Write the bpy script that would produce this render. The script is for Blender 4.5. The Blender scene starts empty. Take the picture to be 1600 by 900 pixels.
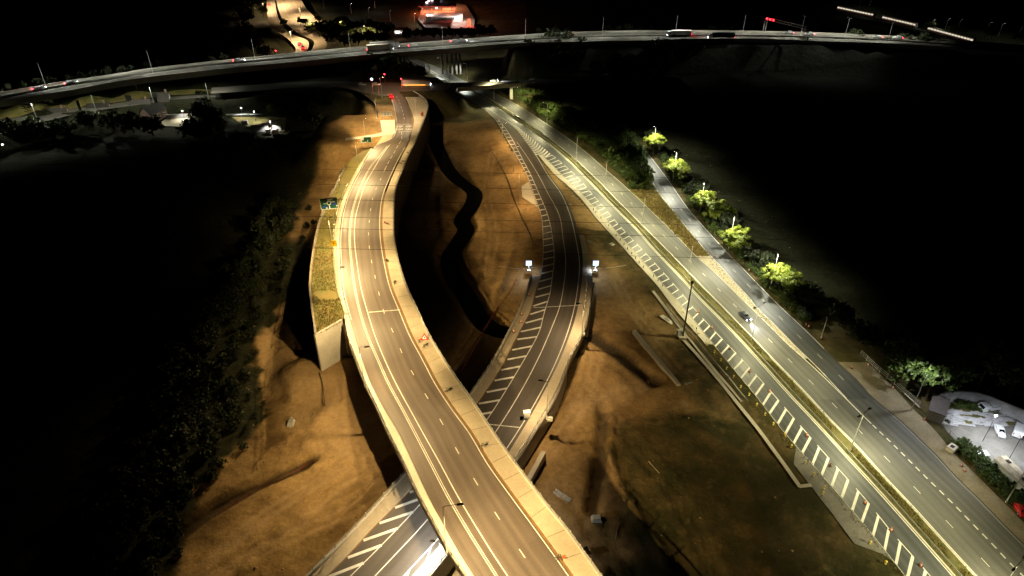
import bpy, math, random
import numpy as np
from mathutils import Vector, Matrix, noise as mnoise
R = math.radians
random.seed(11)
sc = bpy.context.scene
COL = sc.collection

# ------------------------------------------------------------------ camera
FPX, PITCH, CAMH = 1067.0, R(33.0), 115.0
cam = bpy.data.objects.new('camera', bpy.data.cameras.new('camera'))
COL.objects.link(cam)
cam.location = (0, 0, CAMH)
cam.rotation_euler = (R(90) - PITCH, 0, 0)
cam.data.sensor_width = 36.0
cam.data.lens = FPX / 1600.0 * 36.0
cam.data.clip_start = 1.0
cam.data.clip_end = 9000.0
sc.camera = cam
CP, SP = math.cos(PITCH), math.sin(PITCH)

def at(px, py, z=0.0):
    """a spot of the surveyed plan: where the sight line meets the level z"""
    u, v = (px - 800.0) / FPX, (450.0 - py) / FPX
    t = (CAMH - z) / (SP - v * CP)
    return Vector((u * t, (CP + v * SP) * t, z))

def pix(p):
    x, y, z = p[0], p[1], p[2] - CAMH
    d = y * CP - z * SP
    return 800 + FPX * x / d, 450 - FPX * (y * SP + z * CP) / d

# ------------------------------------------------------------------ curves
class Ln:
    """a smooth line x(y) through traced points"""
    def __init__(self, *pts):
        pts = sorted(pts, key=lambda p: p[1])
        self.y = np.array([p[1] for p in pts], float); self.x = np.array([p[0] for p in pts], float)
        h = np.diff(self.y); d = np.diff(self.x) / h
        m = np.zeros(len(pts)); m[0], m[-1] = d[0], d[-1]
        if len(pts) > 2: m[1:-1] = (d[:-1] * h[1:] + d[1:] * h[:-1]) / (h[1:] + h[:-1])
        self.m = m
    def __call__(self, y):
        Y, X, M = self.y, self.x, self.m
        if y <= Y[0]: return X[0] + M[0] * (y - Y[0])
        if y >= Y[-1]: return X[-1] + M[-1] * (y - Y[-1])
        i = int(np.searchsorted(Y, y)) - 1
        h = Y[i + 1] - Y[i]; t = (y - Y[i]) / h
        return float((2*t**3-3*t*t+1)*X[i] + (t**3-2*t*t+t)*h*M[i] + (-2*t**3+3*t*t)*X[i+1] + (t**3-t*t)*h*M[i+1])

def mix(a, b, t):
    return lambda y: a(y) * (1 - t) + b(y) * t

def zline(*pts):
    l = Ln(*[(z, y) for y, z in pts])
    y0, y1 = l.y[0], l.y[-1]
    return lambda y: l(min(max(y, y0), y1))

def yrange(y0, y1):
    """rows spaced about two metres apart on the ground"""
    out, y = [], float(y0)
    while y < y1:
        out.append(y)
        y += max(0.5, min(9.0, ((y + 250) / 1067.0) ** 2 * 1067 * 2.2 / 115 * 0.9))
    out.append(float(y1))
    return out

def smooth_path(pts, n=8):
    """catmull-rom through 3-D points"""
    P = [Vector(p) for p in pts]
    if len(P) < 3: 
        return [P[0].lerp(P[1], i / n) for i in range(n + 1)]
    P = [P[0] * 2 - P[1]] + P + [P[-1] * 2 - P[-2]]
    out = []
    for i in range(1, len(P) - 2):
        a, b, c, d = P[i-1], P[i], P[i+1], P[i+2]
        for k in range(n):
            t = k / n
            out.append(0.5 * ((2*b) + (c-a)*t + (2*a-5*b+4*c-d)*t*t + (3*b-a-3*c+d)*t**3))
    out.append(P[-2].copy())
    return out

def resample(path, step, start=0.0):
    out, acc, need = [], 0.0, start
    for a, b in zip(path, path[1:]):
        L = (b - a).length
        while need <= acc + L and L > 0:
            out.append((a.lerp(b, (need - acc) / L), (b - a).normalized()))
            need += step
        acc += L
    return out

# ------------------------------------------------------------------ mesh builder
class MB:
    def __init__(self):
        self.v, self.f, self.uv = [], [], []
    def face(self, pts, uvs=None):
        n = len(self.v); self.v += [tuple(p) for p in pts]
        self.f.append(tuple(range(n, n + len(pts))))
        self.uv.append(uvs or [(p[0], p[1]) for p in pts])
    def grid(self, rows, uvrows=None):
        n0 = len(self.v); w = len(rows[0])
        for r in rows: self.v += [tuple(p) for p in r]
        for i in range(len(rows) - 1):
            for j in range(w - 1):
                a, b, c, d = (i, j), (i, j+1), (i+1, j+1), (i+1, j)
                self.f.append(tuple(n0 + p * w + q for p, q in (a, b, c, d)))
                self.uv.append([uvrows[p][q] if uvrows else (rows[p][q][0], rows[p][q][1]) for p, q in (a, b, c, d)])
    def box(self, c, s, rz=0.0, taper=1.0, M=None):
        hx, hy, hz = s[0]/2, s[1]/2, s[2]/2
        P = []
        for sz, k in ((-1, 1.0), (1, taper)):
            for sx, sy in ((-1,-1),(1,-1),(1,1),(-1,1)):
                P.append(Vector((sx*hx*k, sy*hy*k, sz*hz)))
        rot = Matrix.Rotation(rz, 3, 'Z')
        P = [rot @ p + Vector(c) for p in P]
        if M: P = [M @ p for p in P]
        n = len(self.v); self.v += [tuple(p) for p in P]
        for q in ((0,3,2,1),(4,5,6,7),(0,1,5,4),(1,2,6,5),(2,3,7,6),(3,0,4,7)):
            self.f.append(tuple(n+i for i in q)); self.uv.append([(P[i].x + P[i].z*.3, P[i].y + P[i].z) for i in q])
    def tube(self, path, r, seg=6, r2=None, cap=True):
        path = [Vector(p) for p in path]; n0 = len(self.v); N = len(path)
        for i, p in enumerate(path):
            d = (path[min(i+1, N-1)] - path[max(i-1, 0)]).normalized()
            a = d.cross(Vector((0,0,1)) if abs(d.z) < .9 else Vector((1,0,0))).normalized(); b = d.cross(a)
            rr = r if r2 is None else r + (r2 - r) * i / max(N-1, 1)
            for k in range(seg):
                t = 2*math.pi*k/seg
                self.v.append(tuple(p + a*rr*math.cos(t) + b*rr*math.sin(t)))
        for i in range(N-1):
            for k in range(seg):
                q = (n0+i*seg+k, n0+i*seg+(k+1)%seg, n0+(i+1)*seg+(k+1)%seg, n0+(i+1)*seg+k)
                self.f.append(q); self.uv.append([(0,0),(1,0),(1,1),(0,1)])
        if cap:
            self.f.append(tuple(n0+k for k in range(seg))[::-1]); self.uv.append([(0,0)]*seg)
            self.f.append(tuple(n0+(N-1)*seg+k for k in range(seg))); self.uv.append([(0,0)]*seg)
    def lathe(self, prof, c=(0,0,0), seg=12):
        n0 = len(self.v); c = Vector(c)
        for r, z in prof:
            for k in range(seg):
                t = 2*math.pi*k/seg; self.v.append((c.x+r*math.cos(t), c.y+r*math.sin(t), c.z+z))
        for i in range(len(prof)-1):
            for k in range(seg):
                self.f.append((n0+i*seg+k, n0+i*seg+(k+1)%seg, n0+(i+1)*seg+(k+1)%seg, n0+(i+1)*seg+k)); self.uv.append([(0,0),(1,0),(1,1),(0,1)])
        self.f.append(tuple(n0+k for k in range(seg))[::-1]); self.uv.append([(0,0)]*seg)
        self.f.append(tuple(n0+(len(prof)-1)*seg+k for k in range(seg))); self.uv.append([(0,0)]*seg)
    def prism(self, poly, d0, d1, axis='y', inset=0.0):
        """poly of (a, z) drawn across the axis, pushed from d0 to d1"""
        f = (lambda a, z, d: (a, d, z)) if axis == 'y' else (lambda a, z, d: (d, a, z))
        if axis == 'z': f = lambda a, z, d: (a, z, d)
        n = len(poly); n0 = len(self.v)
        for d in (d0, d1):
            for a, z in poly: self.v.append(f(a, z, d))
        for i in range(n):
            j = (i+1) % n
            self.f.append((n0+i, n0+j, n0+n+j, n0+n+i)); self.uv.append([(0,0),(1,0),(1,1),(0,1)])
        self.f.append(tuple(n0+i for i in range(n))[::-1]); self.uv.append([(0,0)]*n)
        self.f.append(tuple(n0+n+i for i in range(n))); self.uv.append([(0,0)]*n)
    def mesh(self, name, mat=None, smooth=False):
        me = bpy.data.meshes.new(name)
        me.from_pydata([tuple(map(float, p)) for p in self.v], [], self.f)
        u = me.uv_layers.new(name='UVMap')
        flat = [c for q in self.uv for t in q for c in t]
        u.data.foreach_set('uv', flat)
        if mat: me.materials.append(mat)
        if smooth: me.polygons.foreach_set('use_smooth', [True]*len(me.polygons))
        me.update()
        return me
    def build(self, name, mat=None, parent=None, smooth=False):
        return put(name, self.mesh(name, mat, smooth), parent)

def put(name, me, parent=None, loc=None, rz=None):
    o = bpy.data.objects.new(name, me); COL.objects.link(o)
    if parent is not None: o.parent = parent
    if loc is not None: o.location = loc
    if rz is not None: o.rotation_euler = (0, 0, rz)
    return o

def tag(o, label, cat, group=None):
    o['label'] = label; o['category'] = cat
    if group: o['group'] = group
    return o

def thing(name, label, cat, loc=(0,0,0), rz=0.0, group=None):
    o = bpy.data.objects.new(name, None); COL.objects.link(o)
    o.location = loc; o.rotation_euler = (0, 0, rz)
    o.empty_display_size = 0.5
    return tag(o, label, cat, group)

def setting(o, kind='structure'):
    o['kind'] = kind
    return o

def dup(root, loc, rz, label=None, group=None):
    r = root.copy(); COL.objects.link(r); r.location = loc; r.rotation_euler = (0, 0, rz)
    if label: r['label'] = label
    if group: r['group'] = group
    for ch in list(root.children):
        c = ch.copy(); COL.objects.link(c); c.parent = r
        for g in list(ch.children):
            d = g.copy(); COL.objects.link(d); d.parent = c
    return r

ORD = ('first second third fourth fifth sixth seventh eighth ninth tenth eleventh twelfth thirteenth fourteenth fifteenth sixteenth '
       'seventeenth eighteenth nineteenth twentieth twenty-first twenty-second twenty-third twenty-fourth twenty-fifth twenty-sixth '
       'twenty-seventh twenty-eighth twenty-ninth thirtieth').split()

# ------------------------------------------------------------------ materials
MATS = {}
def nodes(name):
    m = bpy.data.materials.new(name); m.use_nodes = True
    nt = m.node_tree; b = nt.nodes['Principled BSDF']
    return m, nt, b

def mat(name, col, rough=0.7, metal=0.0, var=0.18, scale=1.0, col2=None, bump=0.0, detail=6, spec=0.4, coord='Object', stretch=None):
    """a plain surface broken up by two sizes of noise"""
    m, nt, b = nodes(name); N, L = nt.nodes, nt.links
    tc = N.new('ShaderNodeTexCoord')
    src = tc.outputs[coord]
    if stretch:
        mp = N.new('ShaderNodeMapping'); mp.inputs['Scale'].default_value = stretch; L.new(src, mp.inputs[0]); src = mp.outputs[0]
    n1 = N.new('ShaderNodeTexNoise'); n1.inputs['Scale'].default_value = scale; n1.inputs['Detail'].default_value = detail
    n2 = N.new('ShaderNodeTexNoise'); n2.inputs['Scale'].default_value = scale * 7.3; n2.inputs['Detail'].default_value = 4
    L.new(src, n1.inputs['Vector']); L.new(src, n2.inputs['Vector'])
    ad = N.new('ShaderNodeMath'); ad.operation = 'MULTIPLY_ADD'; ad.inputs[1].default_value = 0.45; ad.inputs[2].default_value = 0.0
    L.new(n2.outputs['Fac'], ad.inputs[0])
    s = N.new('ShaderNodeMath'); s.operation = 'MULTIPLY_ADD'; s.inputs[1].default_value = 0.55
    L.new(n1.outputs['Fac'], s.inputs[0]); L.new(ad.outputs[0], s.inputs[2])
    cr = N.new('ShaderNodeValToRGB')
    c2 = col2 or [c * (1 - var * 1.6) for c in col]
    c1 = [min(1, c * (1 + var)) for c in col] if not col2 else col
    cr.color_ramp.elements[0].position = 0.34; cr.color_ramp.elements[1].position = 0.66
    cr.color_ramp.elements[0].color = (*c2, 1); cr.color_ramp.elements[1].color = (*c1, 1)
    L.new(s.outputs[0], cr.inputs[0]); L.new(cr.outputs[0], b.inputs['Base Color'])
    b.inputs['Roughness'].default_value = rough; b.inputs['Metallic'].default_value = metal
    b.inputs['Specular IOR Level'].default_value = spec
    if bump:
        bp = N.new('ShaderNodeBump'); bp.inputs['Strength'].default_value = bump; bp.inputs['Distance'].default_value = 0.1
        L.new(n2.outputs['Fac'], bp.inputs['Height']); L.new(bp.outputs[0], b.inputs['Normal'])
    MATS[name] = m
    return m

def glow(name, col, strength):
    m, nt, b = nodes(name)
    b.inputs['Base Color'].default_value = (*[c * .5 for c in col], 1)
    b.inputs['Emission Color'].default_value = (*col, 1); b.inputs['Emission Strength'].default_value = strength
    MATS[name] = m
    return m

def asphalt(name, col, rough=0.6, streak=0.25, lane=3.65, off=0.0, tint=(1.0, 0.9, 0.8)):
    """road surfacing: UV is metres across / along; wheel tracks run along the lane, patches and joints across"""
    m, nt, b = nodes(name); N, L = nt.nodes, nt.links
    uv = N.new('ShaderNodeUVMap'); uv.uv_map = 'UVMap'
    sep = N.new('ShaderNodeSeparateXYZ'); L.new(uv.outputs[0], sep.inputs[0])
    def noise(sc_, det, vec):
        n = N.new('ShaderNodeTexNoise'); n.inputs['Scale'].default_value = sc_; n.inputs['Detail'].default_value = det
        L.new(vec, n.inputs['Vector']); return n.outputs['Fac']
    mp = N.new('ShaderNodeMapping'); mp.inputs['Scale'].default_value = (1.0, 0.02, 1); L.new(uv.outputs[0], mp.inputs[0])
    st = noise(1.1, 3, mp.outputs[0])                     # long streaks
    big = noise(0.07, 4, uv.outputs[0]); fine = noise(2.2, 6, uv.outputs[0])
    # wheel tracks: |sin| across
    w = N.new('ShaderNodeMath'); w.operation = 'MULTIPLY_ADD'; w.inputs[1].default_value = 4 * math.pi / lane; w.inputs[2].default_value = off
    L.new(sep.outputs[0], w.inputs[0])
    wc = N.new('ShaderNodeMath'); wc.operation = 'COSINE'; L.new(w.outputs[0], wc.inputs[0])
    def madd(a, k, c):
        q = N.new('ShaderNodeMath'); q.operation = 'MULTIPLY_ADD'; q.inputs[1].default_value = k
        L.new(a, q.inputs[0])
        if isinstance(c, (int, float)): q.inputs[2].default_value = c
        else: L.new(c, q.inputs[2])
        return q.outputs[0]
    f = madd(st, streak * 2.4, -streak * 1.2 + 1.0)
    f = madd(wc.outputs[0], streak * 0.28, f)
    f = madd(big, 0.7, f); f = madd(fine, 0.35, f)
    mp2 = N.new('ShaderNodeMapping'); mp2.inputs['Scale'].default_value = (0.22, 0.035, 1); L.new(uv.outputs[0], mp2.inputs[0])
    pt = N.new('ShaderNodeTexVoronoi'); pt.distance = 'CHEBYCHEV'; pt.inputs['Scale'].default_value = 0.8; L.new(mp2.outputs[0], pt.inputs['Vector'])
    pc = N.new('ShaderNodeSeparateColor'); L.new(pt.outputs['Color'], pc.inputs[0])
    f = madd(pc.outputs[0], 0.16, f)
    f = madd(f, 1.0, -0.60)
    cm = N.new('ShaderNodeMix'); cm.data_type = 'RGBA'; cm.blend_type = 'MULTIPLY'; cm.inputs[0].default_value = 1.0
    cm.inputs[6].default_value = (*col, 1)
    tn = N.new('ShaderNodeMix'); tn.data_type = 'RGBA'; tn.inputs[6].default_value = (*tint, 1); tn.inputs[7].default_value = (1, 1, 1, 1)
    L.new(big, tn.inputs[0])
    vm = N.new('ShaderNodeVectorMath'); vm.operation = 'SCALE'; L.new(tn.outputs[2], vm.inputs[0]); L.new(f, vm.inputs['Scale'])
    L.new(vm.outputs[0], cm.inputs[7]); L.new(cm.outputs[2], b.inputs['Base Color'])
    rr = madd(st, -0.25, rough + 0.12); L.new(rr, b.inputs['Roughness'])
    b.inputs['Specular IOR Level'].default_value = 0.45
    bp = N.new('ShaderNodeBump'); bp.inputs['Strength'].default_value = 0.25; bp.inputs['Distance'].default_value = 0.03
    L.new(fine, bp.inputs['Height']); L.new(bp.outputs[0], b.inputs['Normal'])
    MATS[name] = m
    return m

def leafmat(name, c1, c2):
    m, nt, b = nodes(name); N, L = nt.nodes, nt.links
    geo = N.new('ShaderNodeNewGeometry'); ob = N.new('ShaderNodeObjectInfo')
    cr = N.new('ShaderNodeValToRGB'); cr.color_ramp.elements[0].color = (*c1, 1); cr.color_ramp.elements[1].color = (*c2, 1)
    L.new(geo.outputs['Random Per Island'], cr.inputs[0])
    hs = N.new('ShaderNodeHueSaturation'); L.new(cr.outputs[0], hs.inputs['Color'])
    mm = N.new('ShaderNodeMath'); mm.operation = 'MULTIPLY_ADD'; mm.inputs[1].default_value = 0.5; mm.inputs[2].default_value = 0.75
    L.new(ob.outputs['Random'], mm.inputs[0]); L.new(mm.outputs[0], hs.inputs['Value'])
    L.new(hs.outputs[0], b.inputs['Base Color']); b.inputs['Roughness'].default_value = 0.6
    tr = N.new('ShaderNodeBsdfTranslucent'); L.new(hs.outputs[0], tr.inputs[0])
    ms = N.new('ShaderNodeMixShader'); ms.inputs[0].default_value = 0.35
    L.new(b.outputs[0], ms.inputs[1]); L.new(tr.outputs[0], ms.inputs[2])
    L.new(ms.outputs[0], N['Material Output'].inputs[0])
    MATS[name] = m
    return m

asphalt('asphalt_flyover', (0.105, 0.088, 0.075), 0.62, 0.30, 3.65, 0.6)
asphalt('asphalt_new', (0.074, 0.067, 0.060), 0.6, 0.14, 3.65)
asphalt('asphalt_dark', (0.066, 0.068, 0.070), 0.5, 0.4, 3.65, 0.2, tint=(0.88, 0.95, 1.0))
asphalt('asphalt_dual', (0.10, 0.098, 0.09), 0.62, 0.34, 3.65, 0.2, tint=(0.92, 0.96, 1.0))
asphalt('asphalt_old', (0.09, 0.088, 0.08), 0.75, 0.2)
mat('paint_white', (0.78, 0.77, 0.72), 0.6, scale=0.8, col2=(0.50, 0.49, 0.45))
mat('stone', (0.30, 0.22, 0.13), 0.9, var=0.3, scale=0.5)
mat('joint_dark', (0.12, 0.10, 0.07), 0.9)
mat('paint_worn', (0.55, 0.55, 0.52), 0.65, var=0.3, scale=1.3)
mat('concrete', (0.40, 0.38, 0.33), 0.8, var=0.12, scale=0.35, bump=0.15)
mat('concrete_pale', (0.52, 0.48, 0.40), 0.8, var=0.10, scale=0.3, bump=0.12)
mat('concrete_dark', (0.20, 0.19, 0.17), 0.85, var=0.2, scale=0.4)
mat('footway', (0.42, 0.36, 0.26), 0.85, var=0.10, scale=0.25, bump=0.1)
mat('pavement_dusty', (0.27, 0.225, 0.15), 0.95, scale=0.3, col2=(0.15, 0.125, 0.08), bump=0.4)
mat('kerb_brown', (0.20, 0.115, 0.045), 0.85, var=0.15)
mat('steel', (0.42, 0.43, 0.42), 0.45, 0.7, var=0.12)
mat('steel_dark', (0.05, 0.05, 0.05), 0.5, 0.3)
mat('column_grey', (0.55, 0.56, 0.54), 0.5, 0.3, var=0.08)
mat('cable_black', (0.012, 0.012, 0.012), 0.8)
mat('gravel_pale', (0.42, 0.36, 0.25), 0.95, var=0.3, scale=1.2, bump=0.5)
mat('verge_grass', (0.085, 0.11, 0.022), 0.95, scale=0.28, col2=(0.16, 0.105, 0.035), bump=0.6)
mat('median_grass', (0.12, 0.10, 0.035), 0.95, scale=0.5, col2=(0.04, 0.048, 0.014), bump=0.6)
mat('dry_grass', (0.22, 0.16, 0.05), 0.95, scale=0.3, col2=(0.09, 0.11, 0.025), bump=0.7)
mat('bark', (0.09, 0.07, 0.05), 0.9, var=0.3)
mat('rubber', (0.015, 0.015, 0.015), 0.8)
mat('glass_dark', (0.01, 0.012, 0.014), 0.08, spec=0.6)
mat('car_white', (0.75, 0.76, 0.78), 0.3, var=0.03, spec=0.5)
mat('car_red', (0.5, 0.02, 0.02), 0.28, var=0.05, spec=0.5)
mat('car_dark', (0.03, 0.035, 0.05), 0.3, var=0.05, spec=0.5)
mat('car_silver', (0.4, 0.41, 0.42), 0.3, 0.3, var=0.04)
mat('lorry_white', (0.7, 0.7, 0.68), 0.45, var=0.06)
mat('cone_orange', (0.75, 0.13, 0.02), 0.6, var=0.1)
mat('marker_yellow', (0.7, 0.55, 0.05), 0.55, var=0.1)
mat('sign_green', (0.0, 0.06, 0.03), 0.35, var=0.05)
mat('sign_blue', (0.01, 0.05, 0.25), 0.35, var=0.05)
mat('sign_white', (0.75, 0.75, 0.75), 0.4, var=0.04)
mat('sign_yellow', (0.8, 0.5, 0.0), 0.4, var=0.04)
mat('sign_red', (0.6, 0.02, 0.02), 0.4, var=0.04)
mat('timber', (0.32, 0.24, 0.13), 0.85, var=0.2, scale=2)
mat('wall_render', (0.42, 0.42, 0.42), 0.85, var=0.2, scale=0.5)
mat('tarp_white', (0.72, 0.72, 0.74), 0.6, scale=0.5, col2=(0.25, 0.25, 0.26))
mat('roof_red', (0.45, 0.06, 0.03), 0.6, var=0.1)
mat('brick', (0.22, 0.15, 0.12), 0.9, var=0.25, scale=0.8)
mat('roof_tile', (0.055, 0.048, 0.045), 0.85, var=0.25, scale=1.2)
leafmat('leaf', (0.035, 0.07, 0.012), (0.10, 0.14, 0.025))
leafmat('leaf_lit', (0.11, 0.16, 0.012), (0.25, 0.28, 0.03))  # lighter leaf copy for the lamplit trees
leafmat('leaf_unlit', (0.012, 0.020, 0.006), (0.034, 0.046, 0.013))  # darker leaf copy for trees that stand unlit
glow('lamp_warm', (1.0, 0.78, 0.5), 60)
glow('lamp_white', (1.0, 0.97, 0.9), 60)
glow('lamp_far', (1.0, 0.97, 0.88), 12)
glow('sign_lit', (0.42, 0.6, 1.0), 3.2)
glow('light_red', (1.0, 0.02, 0.03), 22)
glow('light_red_far', (1.0, 0.03, 0.04), 16)
glow('tail_red', (1.0, 0.02, 0.03), 60)
glow('light_head', (0.88, 0.9, 1.0), 45)
glow('light_amber', (1.0, 0.33, 0.04), 6)
glow('train_window', (1.0, 0.9, 0.66), 0.85)
glow('station_red', (1.0, 0.14, 0.05), 2.2)
glow('station_white', (1.0, 0.9, 0.84), 3.5)
glow('screen_white', (0.95, 0.97, 1.0), 5)

# water
m, nt, b = nodes('river_water')
b.inputs['Base Color'].default_value = (0.008, 0.008, 0.006, 1); b.inputs['Roughness'].default_value = 0.12
n = nt.nodes.new('ShaderNodeTexNoise'); n.inputs['Scale'].default_value = 1.5
bp = nt.nodes.new('ShaderNodeBump'); bp.inputs['Strength'].default_value = 0.1
nt.links.new(n.outputs['Fac'], bp.inputs['Height']); nt.links.new(bp.outputs[0], b.inputs['Normal'])
MATS['river_water'] = m
# ------------------------------------------------------------------ survey lines
zA = zline((140, 7.1), (150, 7.2), (190, 8.2), (230, 9.4), (300, 11.2), (380, 12.2), (480, 12.6), (700, 12.8), (1060, 12.8))
zB = zline((160, 0.0), (240, 0.0), (300, 0.5), (360, 1.1), (400, 1.6), (450, 2.3), (520, 3.2), (600, 3.8), (700, 4.0), (1060, 4.2))
z0 = lambda y: 0.0
AL = Ln((598,143),(607,149),(613,160),(617,176),(619,190),(618,205),(609,218),(590,226),(577,241),(561,270),(546,300),(535,337),(531,375),(532,412),(535,450),(545,492),(555,525),(566,562),(580,600),(599,637),(622,675),(646,725),(669,775),(696,825),(717,862),(741,900),(836,1050))
AR = Ln((623,143),(627,147),(632,153),(637,164),(642,176),(645,190),(641,207),(636,225),(626,244),(616,264),(606,287),(600,303),(595,337),(596,375),(602,412),(611,450),(626,487),(642,525),(662,562),(682,600),(706,637),(734,675),(764,725),(800,775),(837,825),(864,862),(891,900),(1000,1050))
AO = Ln((640,143),(650,148),(659,153),(668,165),(666,180),(661,193),(651,219),(640,241),(630,265),(621,286),(616,307),(614,337),(615,375),(622,412),(634,450),(651,487),(669,525),(691,562),(716,600),(742,637),(767,675),(800,722),(830,762),(859,800),(880,825),(907,862),(934,900),(1042,1050))
ALO = Ln((578,234),(568,248),(552,275),(538,305),(527,337),(522,375),(523,412),(527,450),(540,495),(544,525),(557,562),(572,600),(590,637),(607,675),(632,725),(655,775),(682,825),(702,862),(727,900),(820,1050))
AM1 = Ln((607,226),(595,241),(580,259),(566,285),(556,310),(549,337),(546,375),(549,412),(554,450),(562,487),(574,525),(590,562),(607,600),(627,637),(647,675),(673,725),(699,775),(728,825),(751,862),(775,900),(872,1050))
AM2 = Ln((610,225),(598,241),(584,264),(571,287),(563,311),(556,337),(554,375),(558,412),(564,450),(574,487),(586,525),(601,562),(619,600),(639,637),(660,675),(688,725),(715,775),(745,825),(768,862),(793,900),(892,1050))
AD = Ln((627,205),(628,214),(620,231),(609,250),(599,270),(593,284),(585,301),(578,337),(576,375),(580,405),(588,440),(600,487),(617,525),(633,562),(655,600),(679,640),(712,700),(746,757),(784,817),(828,883),(940,1050))
WL = Ln((583,229),(570,234),(555,243),(536,266),(521,297),(507,325),(502,337),(492,375),(486,412),(483,450),(487,487),(492,525))
L0 = Ln((644,99),(679,119),(712,140),(735,157),(756,171),(772,184),(781,198),(795,222),(811,250),(824,275),(833,300),(845,337),(848,375),(847,412),(842,440),(837,456),(827,490),(815,512),(800,542),(791,560),(742.5,635),(625,783),(583,825),(540,872),(512,900),(375,1050))
L1 = Ln((777,185),(787,197),(804,224),(817,250),(830,275),(841,300),(856,337),(864,377),(866,400),(862,440),(860,455),(850,490),(843,517),(826,550),(819,562),(760,657),(659,785),(593,855),(548,900),(415,1050))
L2 = Ln((807,221),(827,250),(842,275),(855,300),(874,337),(880,375),(884,405),(881,445),(871,490),(867,500),(842,558),(777,671),(660,821),(587,899),(450,1050))
L3 = Ln((765,171),(781,182),(803,198),(822,221),(839,245),(857,275),(875,300),(891,337),(900,375),(905,405),(902,455),(895,491),(891,506),(868,567),(830,640),(811,671),(687,839),(631,900),(495,1050))
BR = Ln((766,171),(782,182),(804,198),(823,221),(841,245),(860,275),(878,300),(896,337),(905,370),(910,400),(910,425),(907,455),(900,492),(882,545),(876,560),(850,612),(817,671),(691,848),(644,900),(508,1050))
BRO = Ln((912,366),(917,386),(923,417),(926,442),(922,462),(919,490),(912,515),(900,542),(889,562),(870,610),(832,675),(699,859),(665,900),(530,1050))
BRP = Ln((914,366),(920,386),(926,417),(929,442),(926,462),(923,490),(917,515),(906,542),(895,562),(876,610),(840,675),(708,859),(674,900),(541,1050))
BLO = Ln((836,405),(830,434),(824,455),(811,490),(800,512),(775,560),(734,621),(600,780),(567,816),(525,859),(484,900),(342,1050))
BLP = Ln((834,405),(828,434),(821,455),(807,490),(796,512),(770,560),(729,621),(594,780),(560,816),(518,859),(476,900),(334,1050))
HO = Ln((842,239),(847,243),(885,280),(910,304),(937,332),(975,375),(1000,403),(1041,450),(1077,491),(1110,532),(1145,575),(1182,620),(1225,675),(1275,732),(1325,790),(1375,850),(1412,897),(1535,1050))
HI = Ln((781,181),(807,197),(837,221),(854,235),(897,272),(927,305),(972,357),(1010,397),(1057,449),(1087,485),(1119,520),(1155,557),(1196,602),(1259,675),(1304,726),(1349,776),(1392,830),(1445,890),(1575,1050))
ML = Ln((640,97),(700,126),(729,140),(760,156),(780,170),(809,190),(836,209),(860,227),(887,250),(920,283),(950,314),(976,340),(995,359),(1020,388),(1065,435),(1095,468),(1120,493),(1150,524),(1192,570),(1235,618),(1280,666),(1320,710),(1357,750),(1420,820.5),(1490,900),(1620,1050))
MR = Ln((643,95),(705,126),(737,139),(764,154),(789,169),(818,188),(850,210),(876,230),(900,250),(920,269),(940,288),(960,309),(992,341),(1005,354),(1030,379),(1070,420),(1100,451),(1129,480),(1160,512),(1190,543),(1216,570),(1250,605),(1301,660),(1336,695),(1386,750),(1424,790),(1466,836.5),(1524,900),(1660,1050))
DR = Ln((645,91),(688,107),(725,126),(760,140),(790,154),(812,166),(837,182),(855,194),(878,209),(900,225),(920,241),(940,259),(970,285),(993,306),(1018,330),(1040,351),(1060,371),(1078,390),(1090,402),(1110,419),(1135,443),(1165,473),(1200,507),(1230,537),(1267,570),(1322,623))
SL = Ln((978,213),(1005,252),(1026,297),(1052,330),(1070,353),(1090,377),(1104,394),(1120,410),(1140,433),(1165,460),(1184,482),(1210,507),(1240,538),(1273,570),(1324,624))
SR = Ln((940,185),(965,200),(999,225),(1020,249),(1047,285),(1079,330),(1099,353),(1120,376),(1142,400),(1165,423),(1185,444),(1200,459),(1221,480),(1250,507),(1280,536),(1313,570),(1335,590),(1360,618),(1410,660),(1440,689),(1460,708),(1496,747),(1531,781),(1569,820),(1600,851),(1790,1050))
VO = Ln((1250,480),(1284,510),(1320,540),(1350,562),(1385,594),(1425,637),(1462,674),(1491,709),(1525,742),(1559,776),(1600,817),(1800,1012))
BD = Ln((1324,625),(1340,641),(1367,667.5),(1396.5,695.5),(1437,736),(1500,798),(1523,822),(1548,847.5),(1573,874.5),(1596.5,898),(1730,1040))
LD = Ln((690,112),(745,139),(778,154),(800,166),(826.5,183.5),(846.8,196.5),(867,211.5),(888,226.5),(910,245),(932.5,265),(957,288),(982,313),(1011,341),(1042.5,373),(1081,410.5),(1101.7,430.8),(1123.5,452.5),(1147.5,476.5),(1198,526.8),(1227,556),(1259.5,589),(1295,624.5),(1335,665),(1374.5,705.5),(1415,747),(1469,803.5),(1523,861),(1690,1040))
SD = Ln((1017,266),(1034,289),(1070.5,335),(1113,386.5),(1170.5,447),(1218.5,495.5),(1246,523),(1276,552),(1309.5,585),(1344,619))
KSL = Ln((841,242),(858,263),(869,275),(880,284),(914,318),(928,337),(960,372),(1004,421),(1019,437),(1052,480),(1104,540))

RIVER = [at(x, y, -3) for x, y in ((672,205),(684,228),(700,262),(722,284),(741,298),(737,318),(722,340),(728,356),(718,374),(703,398),(706,425),(728,458),(748,492),(772,512),(815,520),(850,520))]
SIDE = [at(x, y, -3) for x, y in ((850,520),(890,520),(925,529),(965,556),(1000,583),(1022,600))]
DITCH = [at(x, y, -2) for x, y in ((150,930),(225,878),(290,826),(345,788),(400,757),(445,738),(484,720))]
TRENCH = [at(x, y, -2) for x, y in ((944,640),(941,690),(934,745),(925,800))]

# ------------------------------------------------------------------ ground
def ss(t):
    t = np.clip(t, 0, 1); return t * t * (3 - 2 * t)

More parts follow.
